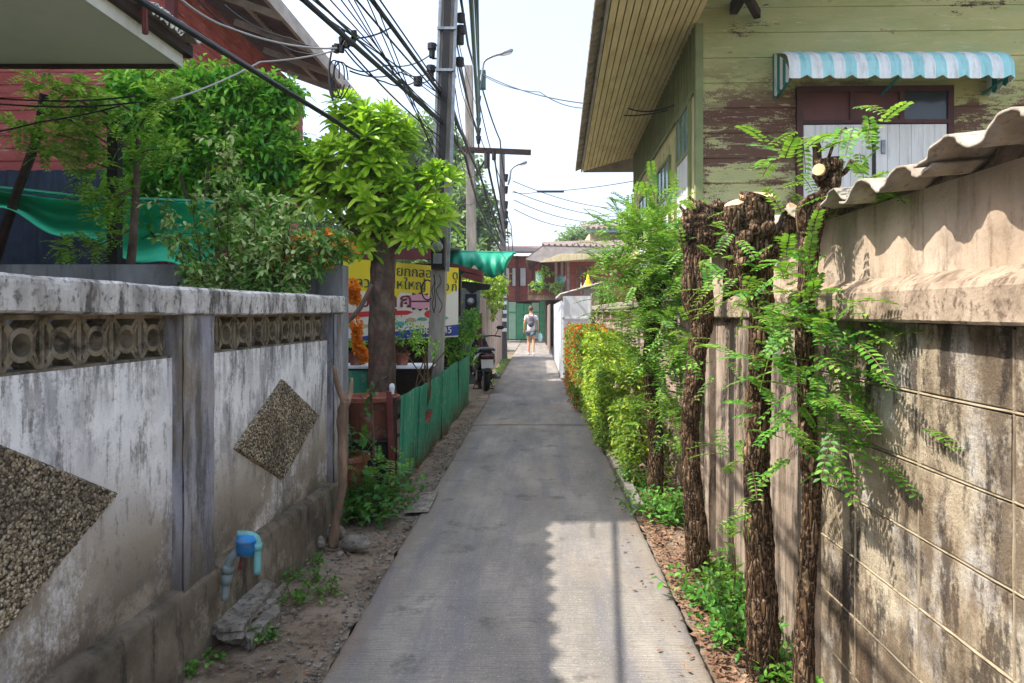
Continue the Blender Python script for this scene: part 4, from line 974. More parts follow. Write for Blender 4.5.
# ================================================================== poles
def rect_pole(name, label, pb, pt, Y, w0, w1, mat, ztop, group):
    a = Vector((pb, Y, 0)); b = Vector((pt, Y, ztop))
    t = thing(name, label, 'utility pole', a, 0, group); mb = MB()
    vs = []
    for i in range(13):
        f = i/12; c = Vector((0, 0, 0)).lerp(b-a, f); w_ = w0+(w1-w0)*f
        for sx, sy in ((-1, -1), (1, -1), (1, 1), (-1, 1)): vs.append(c+Vector((sx*w_/2, sy*w_/2, 0)))
    fs = [(i*4+j, i*4+(j+1) % 4, i*4+4+(j+1) % 4, i*4+4+j) for i in range(12) for j in range(4)]+[(48, 49, 50, 51)]
    mb.add(vs, fs); mb.build('shaft', mat, t, bevel=.012); return t
GP = 'utility poles along the lane'
P1 = rect_pole('utility_pole', 'nearest thick dark concrete utility pole with meter box and insulators', P(433, 400, 9).x, P(458, -200, 9).x, 9, .185, .15, m_pole, 8.3, GP)
def xp1(z): return (P(433, 400, 9).x)+(P(458, -200, 9).x-P(433, 400, 9).x)*z/8.3
l1 = lambda px, py, dy=0: P(px, py, 9+dy)-P1.location
# black strip on the face draws the dark of an inset groove
mb = MB(); mb.bar((xp1(2.55)-P1.location.x, -.13, 2.55), (xp1(8.2)-P1.location.x, -.108, 8.2), .08, .02, up=(0, 1, 0)); mb.build('groove_dark_strip', m_black, P1)
mb = MB(); mb.bar((xp1(2.55)-P1.location.x+.1, -.1, 2.0), (xp1(8.2)-P1.location.x+.085, -.1, 8.2), .035, .035); mb.bar((xp1(2.55)-P1.location.x-.1, -.1, 2.4), (xp1(8.2)-P1.location.x-.09, -.1, 8.2), .03, .03); mb.build('conduit', m_steel, P1)
mb = MB(); c = l1(438, 252, -.2); mb.box(c.x-.08, c.x+.08, c.y-.03, c.y+.1, c.z-.2, c.z+.18); mb.build('meter_back', m_black, P1, bevel=.01)
mb = MB(); mb.lathe([(.0, .08), (.05, .075), (.062, .05), (.065, 0), (.0, 0)], c+Vector((0, -.03, .06)), 20, Matrix.Rotation(PI/2, 3, 'X')); mb.box(c.x-.05, c.x+.05, c.y-.06, c.y-.03, c.z-.14, c.z-.02); mb.build('meter', m_steel, P1)
mb = MB()
for px, py in ((432, 52), (431, 74)):
    a = l1(px, py); mb.tube([a+Vector((0, 0, .07)), a+Vector((0, 0, -.07))], [.04, .035], 10); mb.tube([a+Vector((0, 0, .1)), a+Vector((0, 0, .03))], .055, 10)
    mb.bar(a+Vector((0, 0, .08)), a+Vector((.14, 0, .08)), .02, .015); mb.bar(a+Vector((0, 0, -.08)), a+Vector((.14, 0, -.08)), .02, .015)
    mb.build('insulator', m_black, P1); mb = MB()
for px, py in ((461, 18), (461, 30), (460, 62), (460, 40)):
    a = l1(px, py); mb = MB(); mb.tube([a+Vector((0, 0, .05)), a+Vector((0, 0, -.05))], .05, 10); mb.bar(a, a-Vector((.1, 0, 0)), .02, .02); mb.build('insulator', m_black, P1)
mb = MB()
for z_ in (4.4, 4.9, 2.9, 2.1): xx = xp1(z_)-P1.location.x; mb.box(xx-.11, xx+.11, -.14, .13, z_, z_+.03)
mb.build('steel_band', m_steel, P1)
mb = MB()
for k in range(3):
    s = l1(436+rnd.uniform(-4, 5), 275, -.16); pts = [s+Vector((rnd.uniform(-.025, .025)*q, -.01*q, -.09*i)) for i, q in enumerate((0, 1, 2, 1, 1.5, 0))]; mb.tube(spline(pts, 4), .005, 5)
s = l1(430, 290, -.15); mb.tube([s+Vector((.07*math.cos(a)-.03, 0, .12*math.sin(a))) for a in np.linspace(1, 5.4, 14)], .009, 5)
mb.build('loose_wire', m_black, P1)
X2 = P(471, 250, 18).x
P2 = rect_pole('utility_pole', 'second utility pole carrying a wooden crossarm and a street lamp', P(474, 300, 18).x, P(468.5, 67, 18).x, 18, .25, .19, m_pole, P(468, 66, 18).z, GP)
l2 = lambda px, py, dy=0: P(px, py, 18+dy)-P2.location
mb = MB(); mb.bar(l2(460, 149.5, -.12), l2(531, 152.5, -.12), .1, .12); mb.build('crossarm', m_darkwood, P2)
mb = MB(); mb.bar(l2(487, 157, -.1), l2(476, 176, -.1), .04, .04); mb.tube([l2(487, 152, -.2), l2(487, 168, -.2)], .07, 8); mb.tube([l2(494, 152, -.2), l2(494, 160, -.2)], .05, 8); mb.build('brace', m_darksteel, P2)
mb = MB()
for py in (85, 100, 112, 122, 132, 140): a = l2(478.5, py, -.1); m1 = MB(); m1.tube([a+Vector((0, 0, .09)), a-Vector((0, 0, .09))], [.07, .04], 8); m1.build('insulator', m_black, P2)
mb.tube([l2(478, 80, -.1), l2(478.6, 150, -.1)], .025, 6); mb.build('insulator_rod', m_black, P2)
mb = MB(); mb.box(*[q for a, r in zip(l2(482, 80), (.09, .09, .22)) for q in (a-r, a+r)]); mb.build('junction_box', m_teal, P2)
X3 = P(502, 250, 24).x
P3 = rect_pole('utility_pole', 'farthest thin utility pole beside the plank fence, banded near its foot', P(504, 300, 24).x, P(502, 155, 24).x, 24, .22, .17, m_poledk, P(502, 150, 24).z, GP)
l3 = lambda px, py, dy=0: P(px, py, 24+dy)-P3.location
for py in (178, 190, 205, 215, 225): a = l3(506, py, -.1); mb = MB(); mb.tube([a+Vector((0, 0, .12)), a-Vector((0, 0, .12))], [.08, .05], 7); mb.build('insulator', m_black, P3)
for py in (296, 303, 312, 320, 330): a = l3(504, py, -.13); mb = MB(); mb.box(a.x-.1, a.x+.09, a.y, a.y+.01, a.z-.05, a.z+.06); mb.build('sticker', m_white, P3)
def lamp(lab, base, pts, h0, h1):
    t = thing('street_lamp', lab, 'street lamp', base); mb = MB(); mb.tube(spline([p-base for p in pts], 5), .03, 8); mb.build('arm', m_steel, t, smooth=True)
    mb = MB(); a, b = h0-base, h1-base; mb.tube([a, a.lerp(b, .25), a.lerp(b, .8), b], [.03, .055, .06, .03], 10); mb.build('lamp_head', m_steel, t, smooth=True)
    mb = MB(); mb.bar(a.lerp(b, .3)-Vector((0, 0, .05)), a.lerp(b, .85)-Vector((0, 0, .06)), .08, .02); mb.build('lamp_glass', m_banner_w, t)
b_ = P(479, 90, 17.9); lamp('larger street lamp curving right from the crossarm pole', b_, [b_, P(482, 74, 17.9), P(484, 62, 17.9), P(491, 57, 17.9), P(500, 54, 17.9)], P(499, 54.5, 17.9), P(513, 50, 17.9))
b_ = P(508, 185, 23.9); lamp('smaller distant street lamp curving right from the farthest pole', b_, [b_, P(510, 178, 23.9), P(511, 170, 23.9), P(515, 166, 23.9), P(520, 164, 23.9)], P(519, 164.3, 23.9), P(527, 162, 23.9))

# ================================================================== cables
GC = 'overhead cables'
def cable(lab, pts, r, sag=0, mat=m_cable, group=GC, name='cable'):
    Q = [P(*p) for p in pts] if not isinstance(pts[0], Vector) else pts
    out = []
    for a, b in zip(Q, Q[1:]):
        n = 14
        for i in range(n): t = i/n; out.append(a.lerp(b, t)-Vector((0, 0, sag*4*t*(1-t))))
    out.append(Q[-1]); mb = MB(); mb.tube(out, r, 6); o_ = mb.build(name, mat, smooth=True)
    return tag(o_, lab, 'cable', group)
def ext(p, q, k):   # continue a line past p, away from q
    p, q = P(*p), P(*q); return [p+(p-q)*k, q]
cable('thick black bundle crossing from top centre-left to the near pole below the box junction', ext((304, 0, 4.6), (443, 124, 9), 1.0), .02, .0)
cable('thin line just right of the thick bundle ending at the near pole', ext((320, 0, 4.6), (443, 122, 9), 1.0), .009, .02)
cable('heavy black bundle ending highest on the left of the near pole', ext((372, 0, 5.6), (441, 94, 9), 1.2), .021, .0)
cable('thin wire following beside the highest heavy bundle', ext((380, 0, 5.6), (442, 90, 9), 1.2), .008, .0)
cable('slack second wire twisted round the highest heavy bundle', ext((362, 0, 5.6), (442, 98, 9), 1.2), .009, .05)
cable('nearest thick black cable sweeping past the canopy corner to the shrub top', ext((140, 0, 3.4), (335, 121, 6.2), .6)+[P(378, 150, 8.7), P(438, 182, 8.95)], .018, .0)
cable('thin line beside the nearest thick cable', ext((143, 0, 3.4), (338, 121, 6.2), .6)+[P(378, 148, 8.7), P(438, 178, 8.95)], .009, .01)
cable('low thin line from the eave corner junction to the near pole', [(345, 45, 6), (442, 138, 9)], .008, .06)
cable('slack wire looping from junction box cluster to the near pole', [(345, 50, 6), (385, 82, 7), (418, 80, 8), (432, 76, 9)], .007, .05)
cable('upper short jumper between the eave junction and the heavy bundle', [(348, 38, 6), (390, 28, 6.6)], .008, .03)
cable('jumper from the eave junction toward the upper insulator', [(345, 65, 6), (385, 65, 7.2), (430, 55, 9)], .007, .06)
cable('jumper from the eave junction toward the lower insulator', [(350, 71, 6), (400, 72, 7.6), (430, 72, 9)], .007, .05)
cable('pale wire crossing the red planks toward the eave junction', [(150, -30, 4.5), (230, 28, 5.2), (345, 48, 6)], .008, .05, m_pale)
cable('pale wire lying low over the dense tree top', [(170, 100, 5), (260, 62, 5.5), (345, 48, 6)], .007, .02, m_pale)
cable('dark wire crossing the red planks from the upper roof', [(190, -10, 5), (270, 38, 6), (345, 45, 6)], .006, .1)
cable('wire from roof to eave junction over brown corrugated sheet', [(225, 5, 6), (290, 38, 6), (345, 45, 6)], .006, .05)
for k, (a, b, c) in enumerate((((-40, 95), (60, 101), (135, 96)), ((-40, 100), (60, 107), (140, 102)), ((-40, 138), (40, 122), (120, 106)))):
    cable(['upper dark wire crossing before the red planks at far left', 'middle slack wire crossing before the red planks at far left', 'lowest rising wire crossing before the red planks at far left'][k], [(a[0], a[1], 5.8), (b[0], b[1], 5.8), (c[0], c[1], 5.9)], .007, .01)
for k in range(9):
    x0 = 306+k*9+rnd.uniform(-3, 3); y1 = 60+k*11+rnd.uniform(-6, 6)
    cable(['first', 'second', 'third', 'fourth', 'fifth', 'sixth', 'seventh', 'eighth', 'ninth'][8-k]+' from the right of the nine thin strands left of the near pole', ext((x0, 0, 4.8+k*.1), (442, y1+30, 9), 1.0), .0055, rnd.uniform(0, .06))
for k in range(5):
    cable(['topmost', 'second', 'middle', 'fourth', 'lowest'][k]+' of the thin slack strands between near pole and lamp pole', [(455, 20+k*34, 9), (463, 60+k*36, 12.5), (476, 105+k*24, 18)], .007, .05)
# between poles, towards the far end
cable('teal bundle passing high to the left of the lamp pole', ext((471, 0, 9), (478.5, 130, 17.8), .6), .03, 0, m_teal)
cable('teal thinner line right of the teal bundle', ext((475, 0, 9), (479.5, 100, 17.8), .6), .015, 0, m_teal)
cable('teal line at the outer side of the teal bundle', ext((477.5, 0, 9), (480, 120, 17.8), .6), .015, 0, m_teal)
cable('black span from the near pole top to the lamp pole insulators', [(461, 0, 9), (468, 45, 12), (479, 85, 18)], .018, 0)
cable('black span from near pole to the crossarm', [(458, 62, 9), (466, 95, 13), (479, 140, 18)], .016, 0)
cable('heavy sagging span from the near pole down to the farthest pole', [(450, 102, 9), (464, 138, 13), (480, 175, 18), (500, 232, 24)], .03, .04)
cable('lower sagging span from near pole to farthest pole', [(450, 128, 9), (465, 155, 13), (477, 200, 18), (500, 250, 24)], .026, .04)
cable('thin span nearest the lamp pole shaft', [(456, 40, 9), (470, 110, 14), (487, 155, 18)], .01, .0)
cable('span from lamp arm level dropping to farthest pole', [(480, 80, 18), (500, 140, 21), (505, 180, 24)], .02, .1)
cable('slim span from insulator string to farthest pole top', [(479, 100, 18), (494, 160, 22), (506, 190, 24)], .014, .1)
cable('line dropping off the crossarm end to the farthest pole', [(494, 153, 18), (500, 195, 21), (506, 225, 24)], .02, .05)
cable('line dropping from the crossarm middle to farthest pole', [(487, 160, 18), (496, 200, 21), (505, 240, 24)], .03, .05)
cable('lowest line running off the farthest pole foot', [(478, 160, 18), (488, 205, 21), (503, 245, 24)], .016, .1)
for k, x in enumerate((498, 504, 508)):
    cable(['left', 'middle', 'right'][k]+' of the thin lines running on past the farthest pole', [(503+k, 180+k*12, 24), (x+3, 225, 32), (x+6, 262, 45)], .02, .1)
# cross-lane wires to the right
cable('black service wire from the lamp pole to the green house eave', [(481, 73, 18), (590, 104, 13), (625, 107, 11), (690, 96, 9)], .011, .12)
cable('second service wire sagging just below the first', [(481, 74, 18), (540, 92, 15), (592, 108, 13), (668, 110, 9.5)], .009, .1)
for k, (a, b) in enumerate((((513, 181), (634, 209)), ((513, 191), (634, 217)), ((514, 200), (612, 222)), ((514, 209), (590, 226)))):
    cable(['highest', 'second', 'third', 'lowest'][k]+' of four thin wires crossing the open sky to the right', [(a[0], a[1], 24), (b[0], b[1], 30)], .012, .25)
cable('wire rising to the right from the small dark spacer', [(512, 192, 24), (537, 192, 24), (634, 181, 18)], .01, .05)
mb = MB(); mb.tube([P(537, 191.5, 22), P(564, 191.5, 22)], .035, 8); tag(mb.build('cable_spacer', m_cable), 'short dark cable sleeve hanging in open sky', 'cable sleeve')
# the junction clutter by the eave
J = thing('cable_junction', 'clustered black connectors and tangled loops where cables meet the brown eave', 'junction', P(345, 45, 6.0)); jl = J.location
mb = MB()
for k in range(11):
    a = P(334+rnd.uniform(0, 22), 36+rnd.uniform(0, 18), 5.95)-jl; mb.tube([a, a+Vector((rnd.uniform(-.04, .04), 0, .07))], .024, 7)
mb.build('connector', m_black, J)
mb = MB()
for k in range(3):
    a = P(334+k*3, 60, 5.95)-jl; pts = [a+Vector((.09*math.cos(q)*rnd.uniform(.4, .8), .02*k, -.15+.15*math.sin(q))) for q in np.linspace(0, 6, 8)]; mb.tube(spline(pts, 3), .006, 5)
a = P(333, 45, 5.95)-jl; mb.tube(spline([a, a+Vector((-.03, 0, -.2)), a+Vector((0, 0, -.45))], 4), .009, 5)
mb.build('wire_loop', m_cable, J)
mb = MB(); c = P(418, 82, 8.2); mb.tube([(0, 0, -.04), (0, 0, .05)], .05, 8); tag(mb.build('splice_box', m_black, loc=c), 'small black splice box hanging below the heavy bundle', 'splice box')

# ================================================================== behind the lane: meter post, ivy, scooter, plank fence
t = thing('meter_post', 'grey meter cabinet post under a red and black cover, behind the scooter', 'meter post', (P(471, 300, 15.6).x, 15.6, 0))
mb = MB(); mb.box(-.2, .2, 0, .2, 0, 2.0); mb.build('cabinet', m_pipegrey, t, bevel=.01)
mb = MB(); mb.box(-.12, .12, -.05, -.003, 1.55, 1.9); mb.build('meter_frame', m_black, t, bevel=.01)
mb = MB(); mb.lathe([(.0, .03), (.07, .02), (.08, 0), (0, 0)], (0, -.05, 1.74), 18, Matrix.Rotation(PI/2, 3, 'X')); mb.build('meter_glass', m_steel, t, smooth=True)
mb = MB(); mb.bar((-.45, .05, 2.38), (.25, .05, 2.2), .4, .12); mb.build('red_cover', m_redpost, t)
mb = MB(); mb.prism([(-.4, 2.2), (.42, 2.1), (.38, 2.0), (.15, 1.98), (.02, 1.9), (-.12, 2.02), (-.4, 2.05)], -.02, .3); mb.build('black_cloth', m_black, t)
T = thing('ivy_bush', 'dark climbing bush covering the meter post foot', 'bush', (-1.5, 13, 0)); tl = Vector((1.5, -13, 0))
lv = LV('oval'); crown(lv, [(P(464, 328, 13)+tl, (.28, .25, .3), 130), (P(462, 350, 12.9)+tl, (.3, .25, .3), 110), (P(473, 318, 13.2)+tl, (.16, .2, .2), 50), (P(455, 345, 12.5)+tl, (.25, .25, .45), 80)], .06, .04, 5, .12)
mb = MB(); mb.tube([(.0, 0, 0), (0, 0, 1.2)], .03, 6); mb.build('stem', m_twig, T); lv.build('foliage', lf_dark, T)
T = thing('bright_bush', 'sunlit yellow-green bush behind the meter post and plank fence', 'bush', (-1.9, 17, 0)); tl = Vector((1.9, -17, 0))
lv = LV('oval'); crown(lv, [(P(490, 288, 17.5)+tl, (.45, .5, .4), 160), (P(470, 292, 17)+tl, (.5, .5, .5), 150), (P(455, 300, 16)+tl, (.5, .5, .6), 120), (P(484, 305, 17)+tl, (.45, .4, .4), 80)], .11, .06, 5, .2)
mb = MB(); mb.tube([(.0, 0, 0), (0, 0, 1.8)], .06, 6); mb.build('stem', m_bark2, T); lv.build('foliage', lf_croton, T)

PF = thing('plank_fence', 'weathered grey-brown board fence on the far left of the lane', 'fence', (-1.16, 14.9, 0))
mb = MB(); y_ = 0
while y_ < 10.5:
    h = 1.82+.002*y_+rnd.uniform(-.03, .03); mb.box(-.02+rnd.uniform(-.006, .006), .0+rnd.uniform(-.006, .006), y_, y_+.17, .03, h); y_ += .185
mb.build('board', m_planks, PF)
mb = MB()
for z_ in (.4, 1.4): mb.box(-.07, -.028, 0, 10.6, z_, z_+.07)
mb.build('rail', m_darkwood, PF)
mb = MB(); mb.box(-.04, .04, -.14, -.02, 0, 1.5); mb.build('end_post', m_maroon, PF)
T = thing('low_weeds', 'strip of dry weeds along the plank fence foot', 'weeds', (-1.02, 16, 0))
lv = LV('simple')
for k in range(420): lv.leaf((rnd.gauss(.0, .07), rnd.uniform(-1, 8), 0), rdir(1.2), rdir(), rnd.uniform(.06, .16), .02, .3)
lv.build('foliage', lf_weed, T)
# fence continuing on the right far side
PF2 = thing('plank_fence', 'dark board fence behind the person on the lane right side', 'fence', (.42, 27, 0))
mb = MB(); y_ = 0
while y_ < 14:
    mb.box(rnd.uniform(-.01, .01), .03, y_, y_+.22, .03, 1.8+rnd.uniform(-.05, .05)); y_ += .24
mb.build('board', m_planks, PF2)

# scooter: rear view, on its stand
SC = thing('scooter', 'black motor scooter parked with its rear and number plate facing us', 'scooter', (P(489, 390, 14.1).x-.04, 14.0, 0), .2); SC.scale = (1.25, 1, 1.04)
mb = MB()
def wheel(y_, par):
    ax = Matrix.Rotation(PI/2, 3, 'Y')
    mb = MB(); mb.lathe([(.17, -.04), (.22, -.05), (.245, -.03), (.255, 0), (.245, .03), (.22, .05), (.17, .04)], (0, y_, .255), 28, ax); w_ = mb.build('wheel', m_black, par, smooth=True)
    mb = MB(); mb.lathe([(.17, -.03), (.175, 0), (.17, .03)], (0, y_, .255), 24, ax); mb.lathe([(.03, -.05), (.03, .05)], (0, y_, .255), 12, ax)
    for k in range(5): a = k*2*PI/5; mb.bar((0, y_, .255), (0, y_+.17*math.cos(a), .255+.17*math.sin(a)), .02, .03)
    mb.build('rim', m_steel, w_)
wheel(.12, SC); wheel(1.32, SC)
def loft(secs, n=14):
    """secs: (y, z, halfwidth, halfheight)"""
    mb = MB(); vs = []
    for y_, z_, hw, hh in secs:
        for j in range(n): a = 2*PI*j/n; vs.append((hw*abs(math.cos(a))**.8*(1 if math.cos(a) > 0 else -1), y_, z_+hh*abs(math.sin(a))**.8*(1 if math.sin(a) > 0 else -1)))
    k = len(secs); mb.add(vs, [(i*n+j, i*n+(j+1) % n, (i+1)*n+(j+1) % n, (i+1)*n+j) for i in range(k-1) for j in range(n)]+[tuple(range(n)), tuple(range((k-1)*n, k*n))]); return mb
loft([(-.12, .66, .05, .04), (-.05, .66, .12, .1), (.15, .6, .16, .14), (.45, .52, .17, .17), (.62, .42, .15, .14), (.7, .34, .13, .08)]).build('body', m_gloss, SC, smooth=True)
loft([(.55, .3, .14, .06), (.8, .27, .15, .05), (1.0, .3, .14, .05)]).build('floorboard', m_gloss, SC, smooth=True)
loft([(.95, .3, .16, .1), (1.02, .5, .19, .2), (1.08, .75, .15, .15), (1.12, .92, .1, .06)]).build('leg_shield', m_gloss, SC, smooth=True)
loft([(-.1, .76, .06, .02), (0, .78, .12, .035), (.35, .77, .14, .045), (.6, .74, .11, .04), (.66, .72, .06, .03)]).build('seat', m_black, SC, smooth=True)
loft([(1.0, .95, .06, .04), (1.08, .98, .12, .06), (1.18, .95, .1, .06), (1.24, .9, .05, .04)]).build('headlamp_cowl', m_gloss, SC, smooth=True)
loft([(1.05, .5, .06, .05), (1.3, .54, .07, .05), (1.5, .42, .05, .04)]).build('front_fender', m_gloss, SC, smooth=True)
loft([(-.2, .38, .05, .02), (-.1, .45, .07, .03), (.1, .54, .08, .03)]).build('rear_fender', m_black, SC, smooth=True)
mb = MB(); mb.tube(spline([(-.34, 1.0, .98), (-.2, 1.04, 1.0), (0, 1.08, .98), (.2, 1.04, 1.0), (.34, 1.0, .98)], 4), .014, 7); mb.tube([(0, 1.32, .26), (0, 1.1, .9)], .03, 8); mb.build('handlebar', m_darksteel, SC)
for s_ in (-1, 1):
    mb = MB(); mb.tube([(s_*.25, 1.04, 1.0), (s_*.3, 1.0, 1.13)], .006, 6); mb.ball((s_*.33, .99, 1.16), .055, 6, (1.2, .35, .8)); mb.build('mirror', m_black, SC, smooth=True)
mb = MB(); mb.box(-.09, .09, -.2, -.192, .42, .58, Matrix.Rotation(-.15, 4, 'X')); mb.build('number_plate', m_plate, SC)
mb = MB(); mb.ball((0, -.13, .66), .07, 6, (1.3, .5, .5)); mb.build('tail_lamp', m_tail, SC, smooth=True)
mb = MB(); mb.tube([(.16, -.14, .3), (.16, .3, .27), (.12, .55, .25)], [.045, .05, .03], 10); mb.build('exhaust', m_steel, SC, smooth=True)
mb = MB(); mb.box(-.12, .12, .25, .5, .2, .38); mb.build('engine', m_darksteel, SC, bevel=.02)
mb = MB(); mb.tube([(-.1, .45, .2), (-.16, .5, .02), (.16, .5, .02), (.1, .45, .2)], .012, 6); mb.build('stand', m_darksteel, SC)
mb = MB(); mb.tube(spline([(-.13, .15, .74), (-.1, -.12, .8), (0, -.17, .81), (.1, -.12, .8), (.13, .15, .74)], 4), .012, 6); mb.build('grab_rail', m_steel, SC)

# ================================================================== person
PE = G(531, 355)
t = thing('person', 'person walking away in white tee, denim shorts and grey backpack, holding a pale bag', 'person', (PE.x, PE.y, 0))
sk = [((0, 0, .93), .115), ((0, 0, 1.1), .105), ((0, .01, 1.28), .12), ((0, .0, 1.42), .075), ((0, .01, 1.49), .045), ((0, .02, 1.56), .06), ((0, .015, 1.64), .078), ((0, .01, 1.7), .045),
      ((-.16, 0, 1.38), .052), ((-.235, -.01, 1.13), .038), ((-.24, .05, .9), .026), ((-.24, .07, .84), .024),
      ((.16, 0, 1.38), .052), ((.24, -.02, 1.14), .038), ((.255, .03, .92), .026), ((.255, .05, .86), .024),
      ((-.09, 0, .84), .09), ((-.085, .1, .5), .055), ((-.08, .03, .3), .052), ((-.08, .02, .09), .034), ((-.085, .12, .035), .032),
      ((.09, 0, .84), .09), ((.085, -.03, .5), .055), ((.085, -.12, .3), .052), ((.085, -.2, .1), .034), ((.09, -.12, .04), .032)]
ed = [(0, 1), (1, 2), (2, 3), (3, 4), (4, 5), (5, 6), (6, 7), (3, 8), (8, 9), (9, 10), (10, 11), (3, 12), (12, 13), (13, 14), (14, 15), (0, 16), (16, 17), (17, 18), (18, 19), (19, 20), (0, 21), (21, 22), (22, 23), (23, 24), (24, 25)]
for hx, hy, hz, base in ((-.24, .07, .84, 11), (.255, .05, .86, 15)):
    for k in range(5):
        dx = (k-2)*.016; L_ = [.055, .075, .08, .075, .06][k]
        if k == 0: p1, p2 = (hx+dx*1.5, hy+.03, hz-.02), (hx+dx*1.8, hy+.045, hz-.045)
        else: p1, p2 = (hx+dx, hy+.01, hz-L_*.6), (hx+dx, hy+.03, hz-L_*1.1)
        i = len(sk); sk += [(p1, .008), (p2, .007)]; ed += [(base, i), (i, i+1)]
def skinned(name, sk, ed, mat, par):
    me = bpy.data.meshes.new(name); me.from_pydata([s[0] for s in sk], ed, [])
    bm = bmesh.new(); bm.from_mesh(me); L_ = bm.verts.layers.skin.verify()
    for i, v in enumerate(bm.verts): v[L_].radius = (sk[i][1],)*2; v[L_].use_root = (i == 0)
    bm.to_mesh(me); bm.free(); ob = bpy.data.objects.new(name, me); C.objects.link(ob); ob.parent = par
    m_ = ob.modifiers.new('skin', 'SKIN'); m_.use_smooth_shade = True
    s_ = ob.modifiers.new('sub', 'SUBSURF'); s_.levels = 2; s_.render_levels = 2; me.materials.append(mat); return ob
body = skinned('body', sk, ed, m_skin, t)
skinned('shirt', [((0, 0, .8), .165), ((0, 0, .98), .15), ((0, 0, 1.12), .14), ((0, .01, 1.3), .15), ((0, 0, 1.41), .1), ((-.16, 0, 1.38), .075), ((-.21, 0, 1.22), .065), ((.16, 0, 1.38), .075), ((.215, 0, 1.22), .065)], [(0, 1), (1, 2), (2, 3), (3, 4), (4, 5), (5, 6), (4, 7), (7, 8)], m_shirt, t)
skinned('shorts', [((0, 0, .92), .15), ((-.095, .01, .82), .115), ((-.095, .05, .66), .1), ((.095, 0, .82), .115), ((.095, -.01, .66), .1)], [(0, 1), (1, 2), (0, 3), (3, 4)], m_denim, t)
mb = MB(); mb.ball((0, -.005, 1.665), .095, 9, (.9, 1.0, 1.0), .02); mb.ball((0, -.08, 1.69), .04, 6); mb.build('hair', m_hair, t, smooth=True)
mb = MB(); mb.ball((.085, .02, 1.625), .02, 5, (.4, .8, 1.3)); mb.ball((-.085, .02, 1.625), .02, 5, (.4, .8, 1.3)); mb.ball((0, .105, 1.62), .015, 5); mb.build('ear', m_skin, t, smooth=True)
mb = MB(); mb.ball((0, -.2, 1.2), .17, 10, (.8, .5, 1.25)); mb.ball((0, -.28, 1.12), .1, 8, (.95, .4, .9)); 
for s_ in (-1, 1): mb.tube(spline([(s_*.08, -.15, 1.38), (s_*.1, 0, 1.46), (s_*.11, .14, 1.32), (s_*.12, .0, 1.05)], 4), .018, 6)
mb.build('backpack', m_bag, t, smooth=True)
mb = MB()
mb.ball((-.085, .07, .045), .05, 7, (.85, 2.2, .9)); mb.ball((.09, -.16, .055), .05, 7, (.85, 2.2, .9)); mb.build('shoe', m_shirt, t, smooth=True)
mb = MB(); mb.ball((0, 0, -.12), .1, 8, (.8, .5, 1.6), .06); mb.tube([(-.03, 0, 0), (0, 0, .12), (.03, 0, 0)], .006, 5)
tag(mb.build('carrier_bag', m_bluebag, loc=(PE.x+.33, PE.y+.08, .74), smooth=True), 'pale blue-white bag carried in the person\'s hand', 'bag')
# ================================================================== tall block wall on the right
BW = thing('block_wall', 'sunlit stained concrete block wall with ledge and wavy tile coping', 'wall', (1.15, 0, 0))
mb = MB(); mb.box(.004, .16, .25, 4.95, -.1, 1.47)
ch = .2153; zt = 1.475
yj = [1.775+.445*k for k in range(-4, 8)]
for r_ in range(8):
    z1 = zt-.0-r_*ch; z0 = z1-ch
    if r_ == 7: z0 = -.1
    for a, b in zip(yj, yj[1:]):
        a2, b2 = max(a, .25), min(b, 4.95)
        if b2-a2 < .05: continue
        dx = rnd.uniform(-.0015, .0015)
        mb.box(-.009+dx, -.001, a2+.0065, b2-.0065, z0+.0065, z1-.0065, jit=.0015)
mb.build('block_courses', m_block, BW, bevel=.003)
mb = MB()   # raised pointing between blocks
for r_ in range(1, 8):
    z = zt-r_*ch
    def pt(u, v, z=z): 
        y_ = .25+4.7*u; n_ = .0025*mnoise.noise(Vector((y_*20, z*10, 0)))
        return (-.0085*math.sin(v*PI)-.003+n_, y_, z-.004+.0085*v+.003*mnoise.noise(Vector((y_*6, z, 4))))
    mb.grid(pt, 300, 4)
for y_ in yj:
    if .3 < y_ < 4.9:
        def pt(u, v, y_=y_): z = .0+1.46*u; return (-.0085*math.sin(v*PI)-.003+.002*mnoise.noise(Vector((y_*20, z*14, 0))), y_-.0045+.009*v+.002*mnoise.noise(Vector((z*6, y_, 4))), z)
        mb.grid(pt, 120, 4)
mb.build('pointing', m_point, BW, smooth=True)
mb = MB()
def lg(u, v):
    y_ = .2+4.8*u; pr = [(.0, 1.47), (-.07, 1.472), (-.076, 1.48), (-.076, 1.565), (-.066, 1.582), (.0, 1.618), (.05, 1.625)]
    k = v*(len(pr)-1); i = min(int(k), len(pr)-2); t = k-i; x = pr[i][0]+(pr[i+1][0]-pr[i][0])*t; z = pr[i][1]+(pr[i+1][1]-pr[i][1])*t
    n_ = .0025*mnoise.noise(Vector((y_*2.5, 0, 0)))+.0015*mnoise.noise(Vector((y_*30, z*40, x*20)))
    return (x+n_, y_, z+n_)
mb.grid(lg, 500, 30); mb.box(-.074, .0, 4.96, 4.995, 1.475, 1.565); mb.build('ledge', m_ledge, BW)
mb = MB()
mb.grid(lambda u, v: (.0+.003*mnoise.noise(Vector((u*20, v*3, 0))), .2+4.75*u, 1.6+.27*v), 200, 12); mb.box(.01, .15, .2, 4.95, 1.4, 1.87); mb.build('upper_wall', m_render, BW)
for y_, w_ in ((2.98, .12), (3.82, .11), (4.7, .13)):
    mb = MB(); mb.grid(lambda u, v: (-.062+.004*mnoise.noise(Vector((v*12, u+y_, 0))), y_+w_*u, -.05+1.52*v), 4, 60); mb.box(-.06, .01, y_, y_+w_, -.05, 1.468); mb.build('pilaster', m_pillar, BW)
mb = MB()  # vertical weathered cover strips between the pilasters
